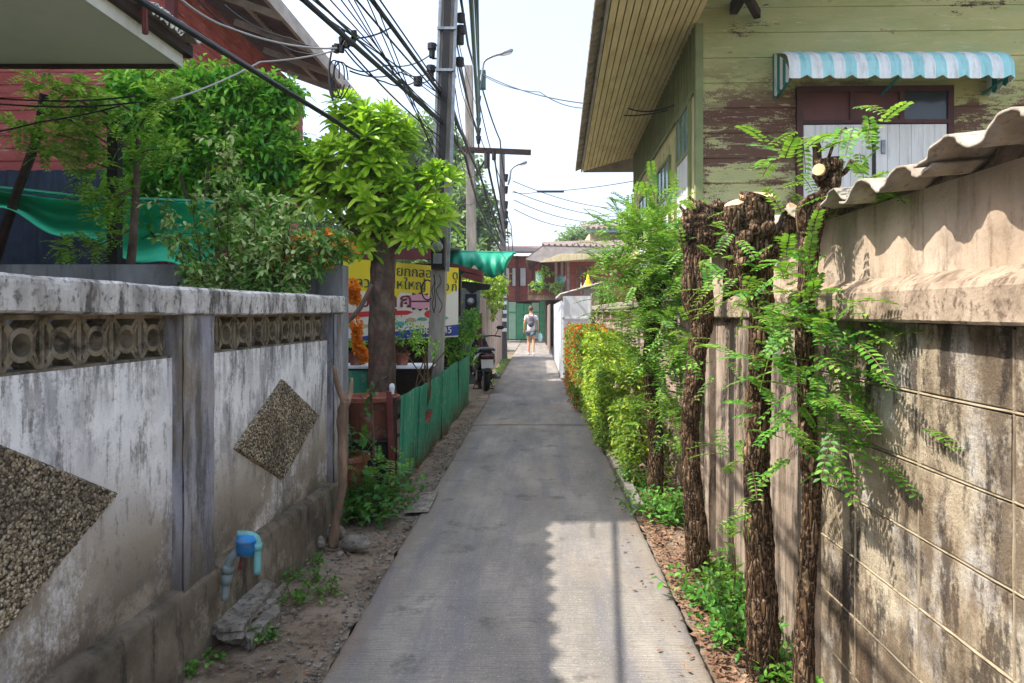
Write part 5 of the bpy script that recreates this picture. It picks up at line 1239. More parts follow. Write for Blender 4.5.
for y0, y1 in ((3.11, 3.8), (3.95, 4.68)):
    y_ = y0
    while y_ < y1-.05:
        L_ = rnd.uniform(.2, .34); L_ = min(L_, y1-y_); mb.box(-.03+rnd.uniform(-.006, .006), .0, y_, y_+L_-.012, -.05, 1.465); y_ += L_
mb.build('board_imprint', m_pillar, BW, bevel=.003)
# wavy fibre-cement coping: sheets end to end, each a bit askew
def sheet(y0, y1, dz, dx, ph):
    mb = MB()
    def f(u, v):
        y_ = y0+(y1-y0)*u; x = -.13+dx+.42*v
        zz = 1.895+dz+.1*v*.35+.026*math.sin((y_-ph)*2*PI/.247)+.009*mnoise.noise(Vector((y_*3, x*3, y0)))+.003*mnoise.noise(Vector((y_*14, x*14, 0)))
        return (x+(.014*mnoise.noise(Vector((y_*9, 0, 3)))+.01*mnoise.noise(Vector((y_*33, 0, 3))))*(1-v), y_, zz)
    mb.grid(f, 260, 10); return mb.build('coping_sheet', m_tile, BW, smooth=True, solid=.008)
sheet(.2, 1.12, .0, 0, .05); sheet(1.06, 1.98, .016, -.012, .05); sheet(1.92, 2.5, -.004, .0, .06); sheet(2.44, 3.4, .012, .008, .06); sheet(3.34, 4.9, .0, 0, .06)
mb = MB(); mb.grid(lambda u, v: (.0+.0+.02*v, .2+4.7*u, 1.86+(.045+.022*math.sin((.2+4.7*u-.06)*2*PI/.247))*v), 300, 2); mb.box(.02, .14, .2, 4.9, 1.86, 1.885); mb.build('mortar_bed', m_pillar, BW)

# low wall continuing
LW = thing('low_wall', 'low pinkish wall with segmented coping behind the hedge', 'wall', (1.28, 5.0, 0))
mb = MB(); mb.box(0, .12, 0, 12.6, -.1, 1.32)
yy = 0
while yy < 12.5: mb.box(-.02, .14, yy, yy+.14, -.1, 1.52); yy += 1.57
mb.build('panel', m_lowwall, LW)
mb = MB(); yy = 0
while yy < 12.5:
    for k in range(7): mb.box(.03, .09, yy+.18+k*.2, yy+.26+k*.2, 1.32, 1.52)
    yy += 1.57
mb.build('baluster', m_lowwall, LW)
mb = MB(); yy = 0
while yy < 12.5:
    mb.box(-.06, .18, yy+.01, yy+.77, 1.52, 1.56); mb.box(-.08, .2, yy+.004, yy+.775, 1.56, 1.66, jit=.006); yy += .785
mb.build('coping', m_tile, LW, bevel=.012)

# ================================================================== pollarded trees
def bark_tube(mb, pts, rads, seg=8, n=20, lump=.16, freq=9, tilt=0):
    seg = int(seg*2.6); n = int(n*1.9); q = spline(pts, seg); rr = [r*.86 for r in interp(rads, seg)]; k = len(q); vs = []
    prev = None
    for i, p in enumerate(q):
        d = (q[min(i+1, k-1)]-q[max(i-1, 0)]).normalized()
        x = d.cross(Vector((0, 1, 0))).normalized() if prev is None else (prev-d*prev.dot(d)).normalized(); prev = x; y = d.cross(x)
        for j in range(n):
            a = 2*PI*j/n; e = x*math.cos(a)+y*math.sin(a)
            s_ = p+e*rr[i]; sv = Vector((s_.x, s_.y, s_.z*.45)); m_ = 1+lump*mnoise.noise(s_*freq)+lump*.45*mnoise.noise(s_*freq*4)+.16*abs(mnoise.noise(sv*48))+.08*mnoise.noise(s_*110)-.05
            if i == k-1: m_ = 1
            vs.append(p+e*rr[i]*m_+Vector((0, 0, tilt*e.y*rr[i] if i > k-5 else 0)))
    mb.add(vs, [(i*n+j, i*n+(j+1) % n, (i+1)*n+(j+1) % n, (i+1)*n+j) for i in range(k-1) for j in range(n)]+[tuple(range(n))[::-1], tuple(range((k-1)*n, k*n))])
    return q
def cut_disc(name, c, nrm, r, par):
    mb = MB(); nrm = Vector(nrm).normalized(); x = nrm.cross(Vector((0, 1, .01))).normalized(); y = x.cross(nrm)
    ring = [c+nrm*.006+(x*math.cos(a)+y*math.sin(a))*r*(1+.08*mnoise.noise(Vector((math.cos(a)*2, math.sin(a)*2, r*50)))) for a in np.linspace(0, 2*PI, 19)[:-1]]
    ring2 = [p-nrm*.012 for p in ring]; mb.add(ring+ring2, [tuple(range(18)), tuple(range(18, 36))]+[(i, (i+1) % 18, 18+(i+1) % 18, 18+i) for i in range(18)])
    return mb.build(name, m_cut, par)
GT = 'pollarded trees along the right wall'
# A: thick trunk, big flat cut top
def ptree(label, base): 
    return thing('pollarded_tree', label, 'tree', base, 0, GT)
bA = G(763, 672); A = ptree('thickest pollarded trunk with broad flat saw-cut top', bA)
la = lambda px, py, dy=0: P(px, py, bA.y+dy)-bA
mb = MB()
bark_tube(mb, [la(763, 690), la(763, 640), la(760, 560), la(757, 470), la(759, 400), la(762, 330), la(760, 280), la(757, 240), la(757, 205), la(758, 197)], [.09, .078, .07, .062, .056, .058, .066, .074, .08, .084], 7, 24, tilt=.34)
bark_tube(mb, [la(752, 290), la(742, 250), la(736, 225), la(734, 206)], [.05, .05, .055, .05], 5, 16, .3)
bark_tube(mb, [la(765, 262), la(785, 235, .0), la(793, 212)], [.045, .045, .04], 5, 14, .25)
for k in range(10):
    p = la(rnd.uniform(742, 772), rnd.uniform(225, 275), -.06); mb.ball(p, rnd.uniform(.02, .035), 7, (1, 1, 1.1), .1)
mb.build('trunk', m_bark, A, smooth=True)
cut_disc('saw_cut', la(758, 196.2, 0), (.0, -.34, 1), .074, A); cut_disc('saw_cut', la(735, 204), (-.3, -.3, .8), .042, A); cut_disc('saw_cut', la(794, 210, 0), (.5, -.7, .6), .036, A)
bB = Vector(((805-VX)*2.72/F, 2.72, 0)); B_ = ptree('slim nearest pollarded trunk forking into a crooked top before the tile coping', bB)
lb = lambda px, py, dy=0: P(px, py, 2.72+dy)-bB
mb = MB()
bark_tube(mb, [lb(806, 725), lb(804, 640), lb(808, 560), lb(812, 500), lb(808, 440), lb(806, 380), lb(805, 320), lb(808, 270), lb(812, 235), lb(822, 205), lb(832, 180), lb(831, 158)], [.052, .042, .038, .04, .039, .037, .039, .041, .042, .038, .038, .036], 6, 20)
bark_tube(mb, [lb(812, 240), lb(803, 222), lb(802, 208), lb(815, 198), lb(838, 196)], [.04, .032, .024, .022, .018], 5, 12, .25)
bark_tube(mb, [lb(824, 185), lb(818, 172), lb(817, 150), lb(815, 143)], [.03, .022, .018, .016], 5, 12, .2)
mb.tube(spline([lb(828, 160), lb(836, 138), lb(846, 128)], 4), .006, 6); mb.tube(spline([lb(832, 180), lb(845, 172), lb(852, 160)], 4), .01, 6)
for k in range(14):
    p = lb(rnd.uniform(818, 838), rnd.uniform(160, 185), -.03); mb.ball(p, rnd.uniform(.012, .024), 6, (1, 1, 1), .1)
mb.build('trunk', m_bark, B_, smooth=True)
cut_disc('saw_cut', lb(819, 170, -.05), (-.6, -.8, .2), .022, B_)
bC = G(698, 575); C_ = ptree('pollarded trunk with knobbly black crown between the thickest trunk and the bushy one', bC)
lc = lambda px, py, dy=0: P(px, py, bC.y+dy)-bC
mb = MB()
bark_tube(mb, [lc(699, 588), lc(697, 540), lc(692, 480), lc(690, 430), lc(694, 390), lc(698, 350), lc(704, 310), lc(702, 280), lc(699, 250), lc(700, 225), lc(704, 208)], [.09, .075, .062, .06, .062, .066, .07, .065, .07, .085, .07], 6, 20, .2)
bark_tube(mb, [lc(699, 325), lc(688, 295), lc(690, 262), lc(683, 235)], [.055, .045, .045, .04], 5, 14, .25)
bark_tube(mb, [lc(703, 250), lc(718, 232), lc(733, 215)], [.05, .05, .05], 5, 14, .3)
bark_tube(mb, [lc(728, 320, .1), lc(732, 280), lc(735, 245), lc(730, 212)], [.045, .055, .06, .06], 5, 16, .28)
for k in range(34):
    p = lc(rnd.uniform(684, 738), rnd.uniform(206, 235), -.03); mb.ball(p, rnd.uniform(.025, .05), 7, (1, 1, .9), .15)
for k in range(12):
    p = lc(rnd.uniform(690, 725), rnd.uniform(208, 222), -.03); mb.tube([p, p+Vector((rnd.uniform(-.1, .1), -.02, rnd.uniform(-.04, .08)))], [.012, .008], 6)
mb.build('trunk', m_bark, C_, smooth=True)
bD = G(655, 497); D_ = ptree('bushiest pollarded trunk under a green feathery head above the hedge', bD)
ld = lambda px, py, dy=0: P(px, py, bD.y+dy)-bD
mb = MB()
bark_tube(mb, [ld(655, 505), ld(656, 450), ld(652, 400), ld(651, 350), ld(655, 300), ld(660, 262)], [.08, .07, .068, .072, .07, .06], 6, 18, .2)
bark_tube(mb, [ld(653, 330), ld(640, 300), ld(630, 270)], [.04, .03, .02], 5, 10, .2); bark_tube(mb, [ld(656, 300), ld(672, 270), ld(685, 250)], [.04, .03, .02], 5, 10, .2)
mb.build('trunk', m_bark, D_, smooth=True)

def pin_cluster(lv, mb, origin, spots, l=.04, w=.0165, ln=(.14, .22), pairs=7, bias=(0, 0, .1), k=1, dy=.12):
    for px, py, Y, n, sp in spots:
        c = P(px, py, Y)-origin
        for _ in range(n*k):
            p = c+Vector((rnd.gauss(0, sp), rnd.gauss(0, dy), rnd.gauss(0, sp)))
            d = (Vector((p.x-c.x, (p.y-c.y), (p.z-c.z)*.6))*(1.2/max(sp, .01))*.5+rdir(.1)*.8+Vector(bias)).normalized()
            pinnate(lv, p, d, rnd.uniform(*ln), pairs, l, w, .22, mb)
# foliage of B (nearest): sprays on the trunk and the top
lv = LV('oval'); mb = MB()
pin_cluster(lv, mb, bB, [(800, 140, 2.65, 5, .05), (845, 130, 2.65, 6, .06), (785, 150, 2.65, 4, .04), (870, 140, 2.62, 3, .04), (850, 190, 2.6, 6, .05), (845, 210, 2.6, 5, .05), (790, 165, 2.7, 4, .04), (825, 130, 2.7, 3, .05),
   (790, 270, 2.7, 10, .07), (770, 300, 2.75, 8, .07), (815, 300, 2.6, 22, .08), (835, 320, 2.55, 16, .07), (800, 340, 2.6, 22, .08), (845, 350, 2.55, 16, .07), (820, 370, 2.6, 24, .08), (790, 385, 2.65, 10, .07), (815, 410, 2.6, 14, .07),
   (840, 400, 2.55, 8, .05), (800, 430, 2.62, 10, .06), (820, 445, 2.6, 8, .05), (775, 415, 2.7, 4, .05), (845, 440, 2.55, 4, .04), (750, 285, 2.8, 5, .06), (860, 405, 2.5, 3, .03), (780, 355, 2.7, 8, .06)], ln=(.1, .17), l=.034, w=.019, k=1)
lv.build('foliage', lf_pin, B_, extra=(mb, m_twig))
lv = LV('simple'); mb = MB()
pin_cluster(lv, mb, bA, [(735, 285, 3.05, 7, .06), (750, 295, 3.0, 7, .06), (725, 300, 3.1, 5, .05), (740, 345, 3.05, 3, .05), (745, 470, 3.05, 4, .05), (750, 500, 3.0, 4, .05), (735, 235, 3.1, 4, .05), (780, 230, 3.0, 3, .05), (760, 360, 3.0, 3, .04), (745, 445, 3.0, 3, .04)], l=.034, w=.018, ln=(.11, .19), k=1)
lv.build('foliage', lf_pinlt, A, extra=(mb, m_twig))
lv = LV('simple'); mb = MB()
pin_cluster(lv, mb, bC, [(700, 232, 4.15, 8, .06), (715, 225, 4.15, 6, .06), (675, 330, 4.2, 6, .06), (715, 270, 4.1, 6, .05), (690, 345, 4.15, 6, .05), (718, 370, 4.1, 3, .05), (712, 420, 4.1, 3, .05), (685, 250, 4.15, 6, .05)], l=.04, w=.02, k=1)
lv.build('foliage', lf_pin, C_, extra=(mb, m_twig))
lv = LV('simple'); mb = MB()
pin_cluster(lv, mb, bD, [(650, 240, 6.0, 50, .14), (630, 245, 6.1, 34, .13), (672, 235, 5.9, 34, .12), (665, 270, 5.9, 50, .15), (640, 285, 6.1, 40, .14), (685, 270, 5.8, 22, .1), (660, 310, 5.9, 36, .12), (680, 310, 5.7, 18, .1), (640, 320, 6.1, 24, .1),
   (665, 345, 5.7, 22, .1), (685, 360, 5.6, 18, .1), (660, 380, 5.8, 16, .1), (680, 400, 5.6, 16, .1), (665, 425, 5.7, 12, .08), (682, 335, 5.6, 12, .08), (655, 215, 6.0, 14, .1), (620, 232, 6.2, 14, .1), (620, 275, 6.3, 16, .1), (695, 240, 5.7, 6, .08)], l=.052, w=.021, ln=(.16, .28), pairs=8, dy=.16, k=2)
lv.build('crown', lf_pinlt, D_, extra=(mb, m_twig))

# ================================================================== hedge and low planting
HG = thing('hedge', 'clipped hedge with red blossoms at the far end of the kerb', 'hedge', (.95, 13, 0)); tl = Vector((.95, 13, 0))
lv = LV('oval'); fl = LV('oval'); mb = MB()
for k in range(12): m1 = MB(); m1.tube([(rnd.uniform(-.15, .2), -2+k*.35, 0), (rnd.uniform(-.2, .2), -2+k*.35, .7)], .014, 5); m1.build('stem', m_twig, HG)
def boxcloud(n, x0, x1, y0, y1, ztop, fn_leaf):
    for _ in range(n):
        y_ = rnd.uniform(y0, y1); u = rnd.random()
        if u < .45: p = Vector((x0+abs(rnd.gauss(0, .05))+.05*mnoise.noise(Vector((y_*3, 0, 0))), y_, rnd.uniform(.03, ztop(y_)))); d = Vector((-1, 0, .5))
        elif u < .72: p = Vector((rnd.uniform(x0, x1), y_, ztop(y_)-abs(rnd.gauss(0, .05)))); d = Vector((0, 0, 1))
        elif u < .87: y_ = y0+abs(rnd.gauss(0, .07)); p = Vector((rnd.uniform(x0, x1), y_, rnd.uniform(.05, ztop(y_)))); d = Vector((0, -1, .5))
        else: p = Vector((rnd.uniform(x0, x1), y_, rnd.uniform(.1, ztop(y_)))); d = Vector((0, 0, 1))
        p.x += .06*mnoise.noise(Vector((p.y*2.5, p.z*2.5, 0))); p.z += .05*mnoise.noise(Vector((p.y*3, p.x*3, 5)))
        fn_leaf(p, (d+rdir()*.8).normalized())
zt_ = lambda y_: 1.22+.03*math.sin(y_*2)
boxcloud(2300, .6, 1.15, 11.2, 15.2, zt_, lambda p, d: twig(lv, p-tl, d, .07, 5, .055, .028, 1.0, .1))
def bloom(p, d):
    if mnoise.noise(p*2)+.3 < rnd.random()*.6: return
    for _ in range(8): fl.leaf(p-tl+d*.03+rdir()*.02, d+rdir()*.8, d, .032, .02, 0)
boxcloud(900, .56, 1.15, 11.1, 15.2, lambda y_: zt_(y_)+.03, bloom)
lv.build('foliage', lf_hedge, HG); fl.build('blossoms', lf_red, HG)
T = thing('shrub', 'yellow-green glossy shrub between the red-flowered hedge and the bushy trunk', 'shrub', (.98, 9.2, 0)); tl2 = Vector((.98, 9.2, 0))
lv = LV('oval'); mb = MB()
for k in range(9): m1 = MB(); m1.tube([(rnd.uniform(-.15, .2), -1.2+k*.3, 0), (rnd.uniform(-.2, .2), -1.2+k*.3, .6)], .012, 5); m1.build('stem', m_twig, T)
boxcloud(2000, .72, 1.22, 7.9, 11.4, lambda y_: .84+.11*(y_-7.9)+.05*math.sin(y_*5), lambda p, d: twig(lv, p-tl2, d, .09, 6, .062, .03, 1.0, .1))
lv.build('foliage', lf_croton, T)
T = thing('shrub', 'loose mid-green shrub between bushy trunk and yellow-green shrub', 'shrub', (1.0, 7.2, 0)); tl3 = Vector((1.0, 7.2, 0))
lv = LV('oval'); mb = MB()
for k in range(6): m1 = MB(); m1.tube([(rnd.uniform(-.1, .1), -.7+k*.25, 0), (rnd.uniform(-.15, .15), -.7+k*.25, .5)], .01, 5); m1.build('stem', m_twig, T)
boxcloud(900, .8, 1.2, 6.3, 7.9, lambda y_: .62+.1*math.sin(y_*4), lambda p, d: twig(lv, p-tl3, d, .08, 5, .05, .026, 1.0, .1))
lv.build('foliage', lf_hedge, T)

for px, py, r, k, L_, mat, lab in ((672, 520, .17, 40, .055, lf_weed, 'round-leaved green plant at the bushy trunk foot'), (655, 508, .14, 30, .05, lf_weed, 'small leafy plant beside the kerb end'),
        (722, 605, .15, 40, .055, lf_weed, 'broad-leaved green plant between the knobbly trunk and the thickest trunk'), (735, 640, .14, 30, .05, lf_weed, 'lower leafy plant at the foot of the thickest trunk'), (712, 575, .11, 20, .05, lf_pinlt, 'light green sprouts beside the knobbly trunk foot'),
        (778, 680, .09, 18, .045, lf_pinlt, 'bright sprouts between the two nearest trunks'), (640, 488, .14, 26, .05, lf_weed, 'weed clump at the kerb under the loose shrub')):
    g = G(px, py); weed(lab, (min(g.x+.05, 1.05), g.y, -.02), r*1.3, int(k*2.2), L_*1.0, L_*.56, mat, 'leafy_plant', 'plant', up=1.0, n=6)
g = G(716, 590); t = thing('wild_sprout', 'tall thin sprout with light leaves rising by the pilaster', 'plant', (.98, 3.75, 0))
lv = LV('simple'); mb = MB(); mb.tube(spline([(0, 0, 0), (.02, 0, .2), (.0, 0, .42)], 4), .005, 5)
for z in (.1, .17, .24, .3, .36, .42):
    for _ in range(3): pinnate(lv, Vector((0, 0, z)), rdir(.3), .11, 5, .035, .014)
mb.build('stem', m_twig, t); lv.build('foliage', lf_pinlt, t)

# leaf litter
lv = LV('oval')
for _ in range(2600):
    y_ = 2.6+rnd.random()**1.3*5; x = XR+.02+abs(rnd.gauss(0, .13)); 
    if rnd.random() < .03: x = XR-abs(rnd.gauss(0, .1))
    if x > 1.13: continue
    lv.leaf((x, y_, (-.012 if x > XR else .004)+rnd.random()*.02), (rnd.uniform(-1, 1), rnd.uniform(-1, 1), rnd.uniform(-.1, .2)), (rnd.uniform(-.4, .4), rnd.uniform(-.4, .4), 1), rnd.uniform(.02, .05), rnd.uniform(.01, .022), -.1)
tag(lv.build('fallen_leaves', m_litter), kind='stuff')

# ================================================================== green timber house
HX, HY = 1.72, 8.0
GA = -math.atan(.0284)
GH = thing('green_house', 'peeling green timber house with slatted cream eave over the lane', 'house', (HX, HY, 0), GA)
mb = MB(); z = 0.2; i = 0
while z < 7.5:     # front boards run across
    z2 = z+.27; vs = [(0, -.0, z), (9, 0, z), (9, -.016, z+.003), (0, -.016, z+.003), (0, -.003, z2), (9, -.003, z2)]
    mb.add(vs, [(0, 1, 2, 3), (3, 2, 5, 4)]); z = z2
mb.build('front_wall', m_greenply, GH)
mb = MB(); mb.box(.01, 9, .01, 6.75, 0, 4.64); mb.build('core_wall', m_beige, GH)
mb = MB(); mb.box(-.006, .0, 0, 6.75, 0, 4.62)
y_ = .0
while y_ < 6.7: mb.box(-.02, -.006, y_+.45, y_+.475, .1, 3.75); y_ += .5
mb.build('side_wall', m_yellowwall, GH)
mb = MB(); mb.box(-.022, .06, -.03, .06, 0, 4.62); mb.build('corner_board', m_olive, GH)
mb = MB(); mb.box(-.016, -.006, .06, 6.7, 3.95, 4.62)
y_ = .1
while y_ < 6.6: mb.box(-.03, -.016, y_, y_+.09, 3.95, 4.62); y_ += .2
mb.box(-.035, -.016, .06, 6.7, 3.9, 3.96); mb.build('louvre_band', m_olive, GH)
def swin(y0, y1, z0, zg, z1, lab=None):
    mb = MB(); f = .05
    mb.box(-.045, -.01, y0-f, y0, z0, z1+f); mb.box(-.045, -.01, y1, y1+f, z0, z1+f); mb.box(-.045, -.01, y0, y1, z1, z1+f); mb.box(-.045, -.01, y0, y1, zg-f, zg); w_ = mb.build('window', m_olive, GH)
    mb = MB(); mb.box(-.03, -.018, y0, y1, zg, z1); mb.build('pane', m_blueglass, w_)
    mb = MB(); n = 3
    for k in range(1, n): yy = y0+(y1-y0)*k/n; mb.box(-.04, -.016, yy-.015, yy+.015, zg, z1)
    mb.build('glazing_bar', m_olive, w_)
    mb = MB(); n = 4; wd = (y1-y0)/n
    for k in range(n): mb.box(-.036, -.012, y0+k*wd+.004, y0+(k+1)*wd-.004, z0, zg-f)
    mb.build('shutter', m_white_d, w_)
swin(.35, 1.15, 2.0, 3.35, 3.85); swin(1.85, 2.95, 2.0, 3.1, 3.55); swin(3.9, 5.4, 2.0, 3.0, 3.5)
# front window under the awning
mb = MB(); x0, x1 = 2.83-HX, 4.36-HX
for a, b, c, d in ((x0-.06, x0, 2.2, 3.92), (x1, x1+.06, 2.2, 3.92), (x0, x1, 3.86, 3.92), (x0, x1, 3.52, 3.56), (x0+.5, x0+.55, 3.56, 3.86), (x0+1.02, x0+1.07, 3.56, 3.86)): mb.box(a, b, -.07, -.0, c, d)
fw = mb.build('window', m_brownframe, GH)
mb = MB(); mb.box(x0, x0+.5, -.045, -.02, 3.56, 3.86); mb.box(x0+.55, x0+1.02, -.045, -.02, 3.56, 3.86); mb.build('transom_panel', m_panelbrown, fw)
mb = MB(); mb.box(x0+1.07, x1, -.045, -.02, 3.56, 3.86); mb.build('pane', m_darkglass, fw)
for k in range(2):
    a = x0+k*(x1-x0)/2; b = a+(x1-x0)/2; mb = MB(); n = 6
    for q in range(n): mb.box(a+.01+(b-a-.02)*q/n+.002, a+.01+(b-a-.02)*(q+1)/n-.002, -.055, -.03, 2.2, 3.51)
    mb.build('shutter', m_white_d, fw)
mb = MB(); mb.box((x0+x1)/2-.03, (x0+x1)/2+.0, -.07, -.05, 2.2, 3.52); mb.build('shutter_bar', m_darksteel, fw)
mb = MB(); mb.box((x0+x1)/2+.06, (x0+x1)/2+.1, -.085, -.055, 3.2, 3.34); mb.build('handle', m_steel, fw)

# soffit slats and eave
zi, ze, xo = 4.64, 4.36, -1.02      # wall line, eave edge, overhang
mb = MB(); n = 13
for k in range(n):
    a = k/n; b = (k+.84)/n
    xa, xb = xo*a, xo*b; za, zb_ = zi+(ze-zi)*a, zi+(ze-zi)*b
    mb.add([(xa, -1.6, za), (xb, -1.6, zb_), (xb, 6.95, zb_), (xa, 6.95, za), (xa, -1.6, za+.02), (xb, -1.6, zb_+.02), (xb, 6.95, zb_+.02), (xa, 6.95, za+.02)],
           [(0, 1, 2, 3), (4, 7, 6, 5), (0, 4, 5, 1), (1, 5, 6, 2), (2, 6, 7, 3), (3, 7, 4, 0)])
mb.build('soffit_slats', m_slat, GH)
mb = MB(); mb.add([(0, -1.58, zi+.03), (xo, -1.58, ze+.03), (xo, 6.93, ze+.03), (0, 6.93, zi+.03)], [(0, 1, 2, 3)]); mb.build('soffit_backing', m_gap, GH)
mb = MB(); mb.box(xo-.03, xo, -1.62, 6.97, ze-.01, ze+.13); mb.box(-1.0, .1, 6.955, 6.985, 4.35, 4.7); mb.build('fascia', m_fasciagrey, GH)
mb = MB()
def gr(u, v): x = xo-.14+6.2*u; y_ = -1.7+8.75*v; return (x, y_, ze+.1+.42*(x-xo)+.02*math.sin(y_*2*PI/.18))
mb.grid(gr, 2, 400)
def gr2(u, v): x = 5.0+5*u; y_ = -1.7+8.75*v; return (x, y_, ze+.1+.42*(5.05-xo)-.42*(x-5.05)+.02*math.sin(y_*2*PI/.18))
mb.grid(gr2, 2, 400); mb.build('roof_sheet', m_tile, GH, solid=.02)
mb = MB(); mb.box(.35, .43, -.95, .0, 4.72, 4.84); mb.bar((.28, -.75, 4.72), (.62, -.1, 4.68), .07, .09); mb.build('purlin_end', m_darkwood, GH)
# awning
AW = thing('window_awning', 'scalloped white and teal striped awning over the shuttered window', 'awning', (2.53, 8.0, 0))
L_ = 2.27
prof = [(0.0, 4.30), (-.15, 4.26), (-.34, 4.2), (-.48, 4.13), (-.55, 4.03), (-.565, 3.89)]
def pf(v):
    k = v*(len(prof)-1); i = min(int(k), len(prof)-2); t = k-i; return prof[i][0]+(prof[i+1][0]-prof[i][0])*t, prof[i][1]+(prof[i+1][1]-prof[i][1])*t
nst = 20; per = L_/nst
mbs = [MB(), MB()]
for s_ in range(nst):
    def af(u, v, s_=s_):
        x = per*(s_+u); d_, z_ = pf(v)
        ph = (x/(2*per)+.25)
        sc_ = .035*abs(math.sin(ph*PI)) if v > .99 else 0
        return (x, d_+.012*math.cos(x/per*2*PI), z_-sc_+.0)
    mbs[s_ % 2].grid(af, 8, 14)
mbs[0].build('white_stripe', m_awn_w, AW, solid=.008); mbs[1].build('teal_stripe', m_awn_t, AW, solid=.008)
for x, m__ in ((0, m_awn_w), (L_, m_awn_t)):
    mb = MB(); n = 6; pts = []
    mbt = MB()
    for k in range(n):
        v0, v1 = k/n, (k+1)/n
        d0, z0 = -.54*v0, pf(min(1, v0*.92))[1]; d1, z1 = -.54*v1, pf(min(1, v1*.92))[1]
        lb0 = 3.82+.05*v0; lb1 = 3.82+.05*v1
        tgt = mb if k % 2 else mbt
        tgt.add([(x, d0, z0), (x, d1, z1), (x, d1, lb1), (x, (d0+d1)/2, (lb0+lb1)/2-.03), (x, d0, lb0)], [(0, 1, 2, 3, 4)])
    mb.build('side_white_stripe', m_awn_w, AW, solid=.008); mbt.build('side_teal_stripe', m_awn_edge if x == 0 else m_awn_edge, AW, solid=.008)
mb = MB(); mb.box(-.012, -.004, -.02, .0, 3.8, 4.3); mb.box(0, L_, -.02, 0, 4.3, 4.32)
for x in (.05, L_/2, L_-.05): mb.bar((x, -.02, 3.82), (x, -.5, 3.9), .02, .02)
mb.build('frame', m_awn_edge, AW)

# ================================================================== white gate shed further on
GW = thing('white_gate', 'tall white sheet gate standing out on the lane edge past the hedge', 'gate', (.54, 16.6, 0))
mb = MB(); mb.box(0, .02, 0, 8.5, .05, 1.76)
y_ = 0
while y_ < 8.4: mb.box(-.025, -.002, y_, y_+.03, .05, 1.78); y_ += .7
mb.build('side_sheet', m_white, GW)
mb = MB(); mb.box(.022, .64, 0, .02, .05, 1.88); mb.box(.022, .64, -.02, -.002, 1.36, 1.4); mb.box(.022, .05, -.02, -.002, .05, 1.88); mb.box(.61, .64, -.02, -.002, .05, 1.88); mb.build('front_sheet', m_white, GW)
mb = MB(); mb.box(-.03, .66, -.04, 8.6, -.1, .05); mb.build('base', m_kerb, GW)
mb = MB(); mb.grid(lambda u, v: (-.04+1.0*u, .4+4*v, 1.92+.28*u+.02*math.sin(v*4*2*PI/.16)), 2, 200); mb.build('lean_to_roof', m_fasciagrey, GW, solid=.02)
mb = MB(); mb.box(.68, .85, 16.55, 16.9, 0, 1.95); 
tag(mb.build('gate_post', m_pillar, loc=(.52, 0, 0)), 'brown gate post between the white gate and the low wall', 'post')
# spirit house
t = thing('spirit_house', 'tiny white and gold spirit house spires above the white gate', 'shrine', (P(588, 285, 17.6).x, 17.6, 0))
mb = MB(); mb.box(-.05, .05, -.05, .05, 0, 1.9); mb.box(-.2, .2, -.15, .15, 1.9, 1.93); mb.box(-.1, .1, -.08, .08, 1.93, 2.12); mb.build('base', m_white, t)
mb = MB(); mb.lathe([(.14, 2.12), (.08, 2.2), (.07, 2.25), (.04, 2.3), (.035, 2.36), (.012, 2.4), (.0, 2.56)], n=10)
mb.build('spire', m_banner_y, t)
mb = MB()
for x in (-.17, -.09, .09, .17): mb.lathe([(.02, 1.93), (.012, 2.1), (.015, 2.12), (.0, 2.24)], (x, -.1, 0), 8)
mb.build('finial', m_white, t)
T = thing('planter_bush', 'dark bush in front of the pinkish low wall coping near the white gate', 'bush', (1.35, 16, 0)); tl = Vector((1.35, 16, 0))
lv = LV('oval'); crown(lv, [(P(612, 290, 15.5)-tl, (.4, .4, .28), 130), (P(605, 297, 15.5)-tl, (.25, .3, .2), 60)], .07, .035, 5, .12)
mb = MB(); mb.tube([(.1, -.4, 0), (.1, -.4, 1.8)], .03, 6); mb.build('stem', m_twig, T); lv.build('foliage', lf_weed, T)

# ================================================================== far timber houses
def pl(mb, x0, x1, y_, z0, z1, h=.2): planks(mb, x0, x1, z0, z1, lambda a, o, z: (a, y_-o*1.3, z), h, .02)
R1 = thing('timber_house', 'red-brown two-storey timber house with balcony and gabled tile roof at the lane end', 'house', P(590, 313, 34)*1.0)
b = R1.location.copy(); b.z = 0; R1.location = b
q = lambda px, py, Y=34: P(px, py, Y)-b
mb = MB(); a, c = q(566, 250), q(660, 250); pl(mb, a.x, c.x, 0, 2.2, q(0, 254).z); mb.box(a.x, c.x, .03, 7, 2.0, q(0, 254).z); mb.build('upper_wall', m_red2, R1)
mb = MB(); mb.box(q(546, 0).x, c.x, .8, 7, 0, 2.2); mb.build('lower_wall', m_darkwood, R1)
mb = MB(); mb.box(q(540, 0).x, a.x, 1.6, 7, 2.3, q(0, 252).z); mb.build('recessed_wall', m_maroon, R1)
for px in (562, 568, 556): x = q(px, 0).x; mb = MB(); mb.box(x-.06, x+.06, -.1, 0, 2.2, q(0, 252).z); mb.build('veranda_post', m_fasciagrey, R1)
mb = MB(); x0, x1 = q(577, 0).x, q(598, 0).x; 
for k in range(7): xx = x0+(x1-x0)*k/6; mb.box(xx-.03, xx+.03, -.1, -.05, 2.55, 3.6)
mb.box(x0-.05, x1+.05, -.09, -.045, 3.55, 3.65); mb.build('lattice_window', m_stick, R1)
mb = MB(); x0, x1 = q(528, 0).x, q(566, 0).x
mb.box(x0, x1, -.6, -.55, 2.15, 2.3); mb.box(x0, x1, -.6, -.55, 2.75, 2.82); mb.box(x0, x1, -.6, 1.5, 2.1, 2.15)
k = x0
while k < x1: mb.box(k, k+.05, -.6, -.56, 2.3, 2.75); k += .14
mb.build('balcony', m_stick, R1)
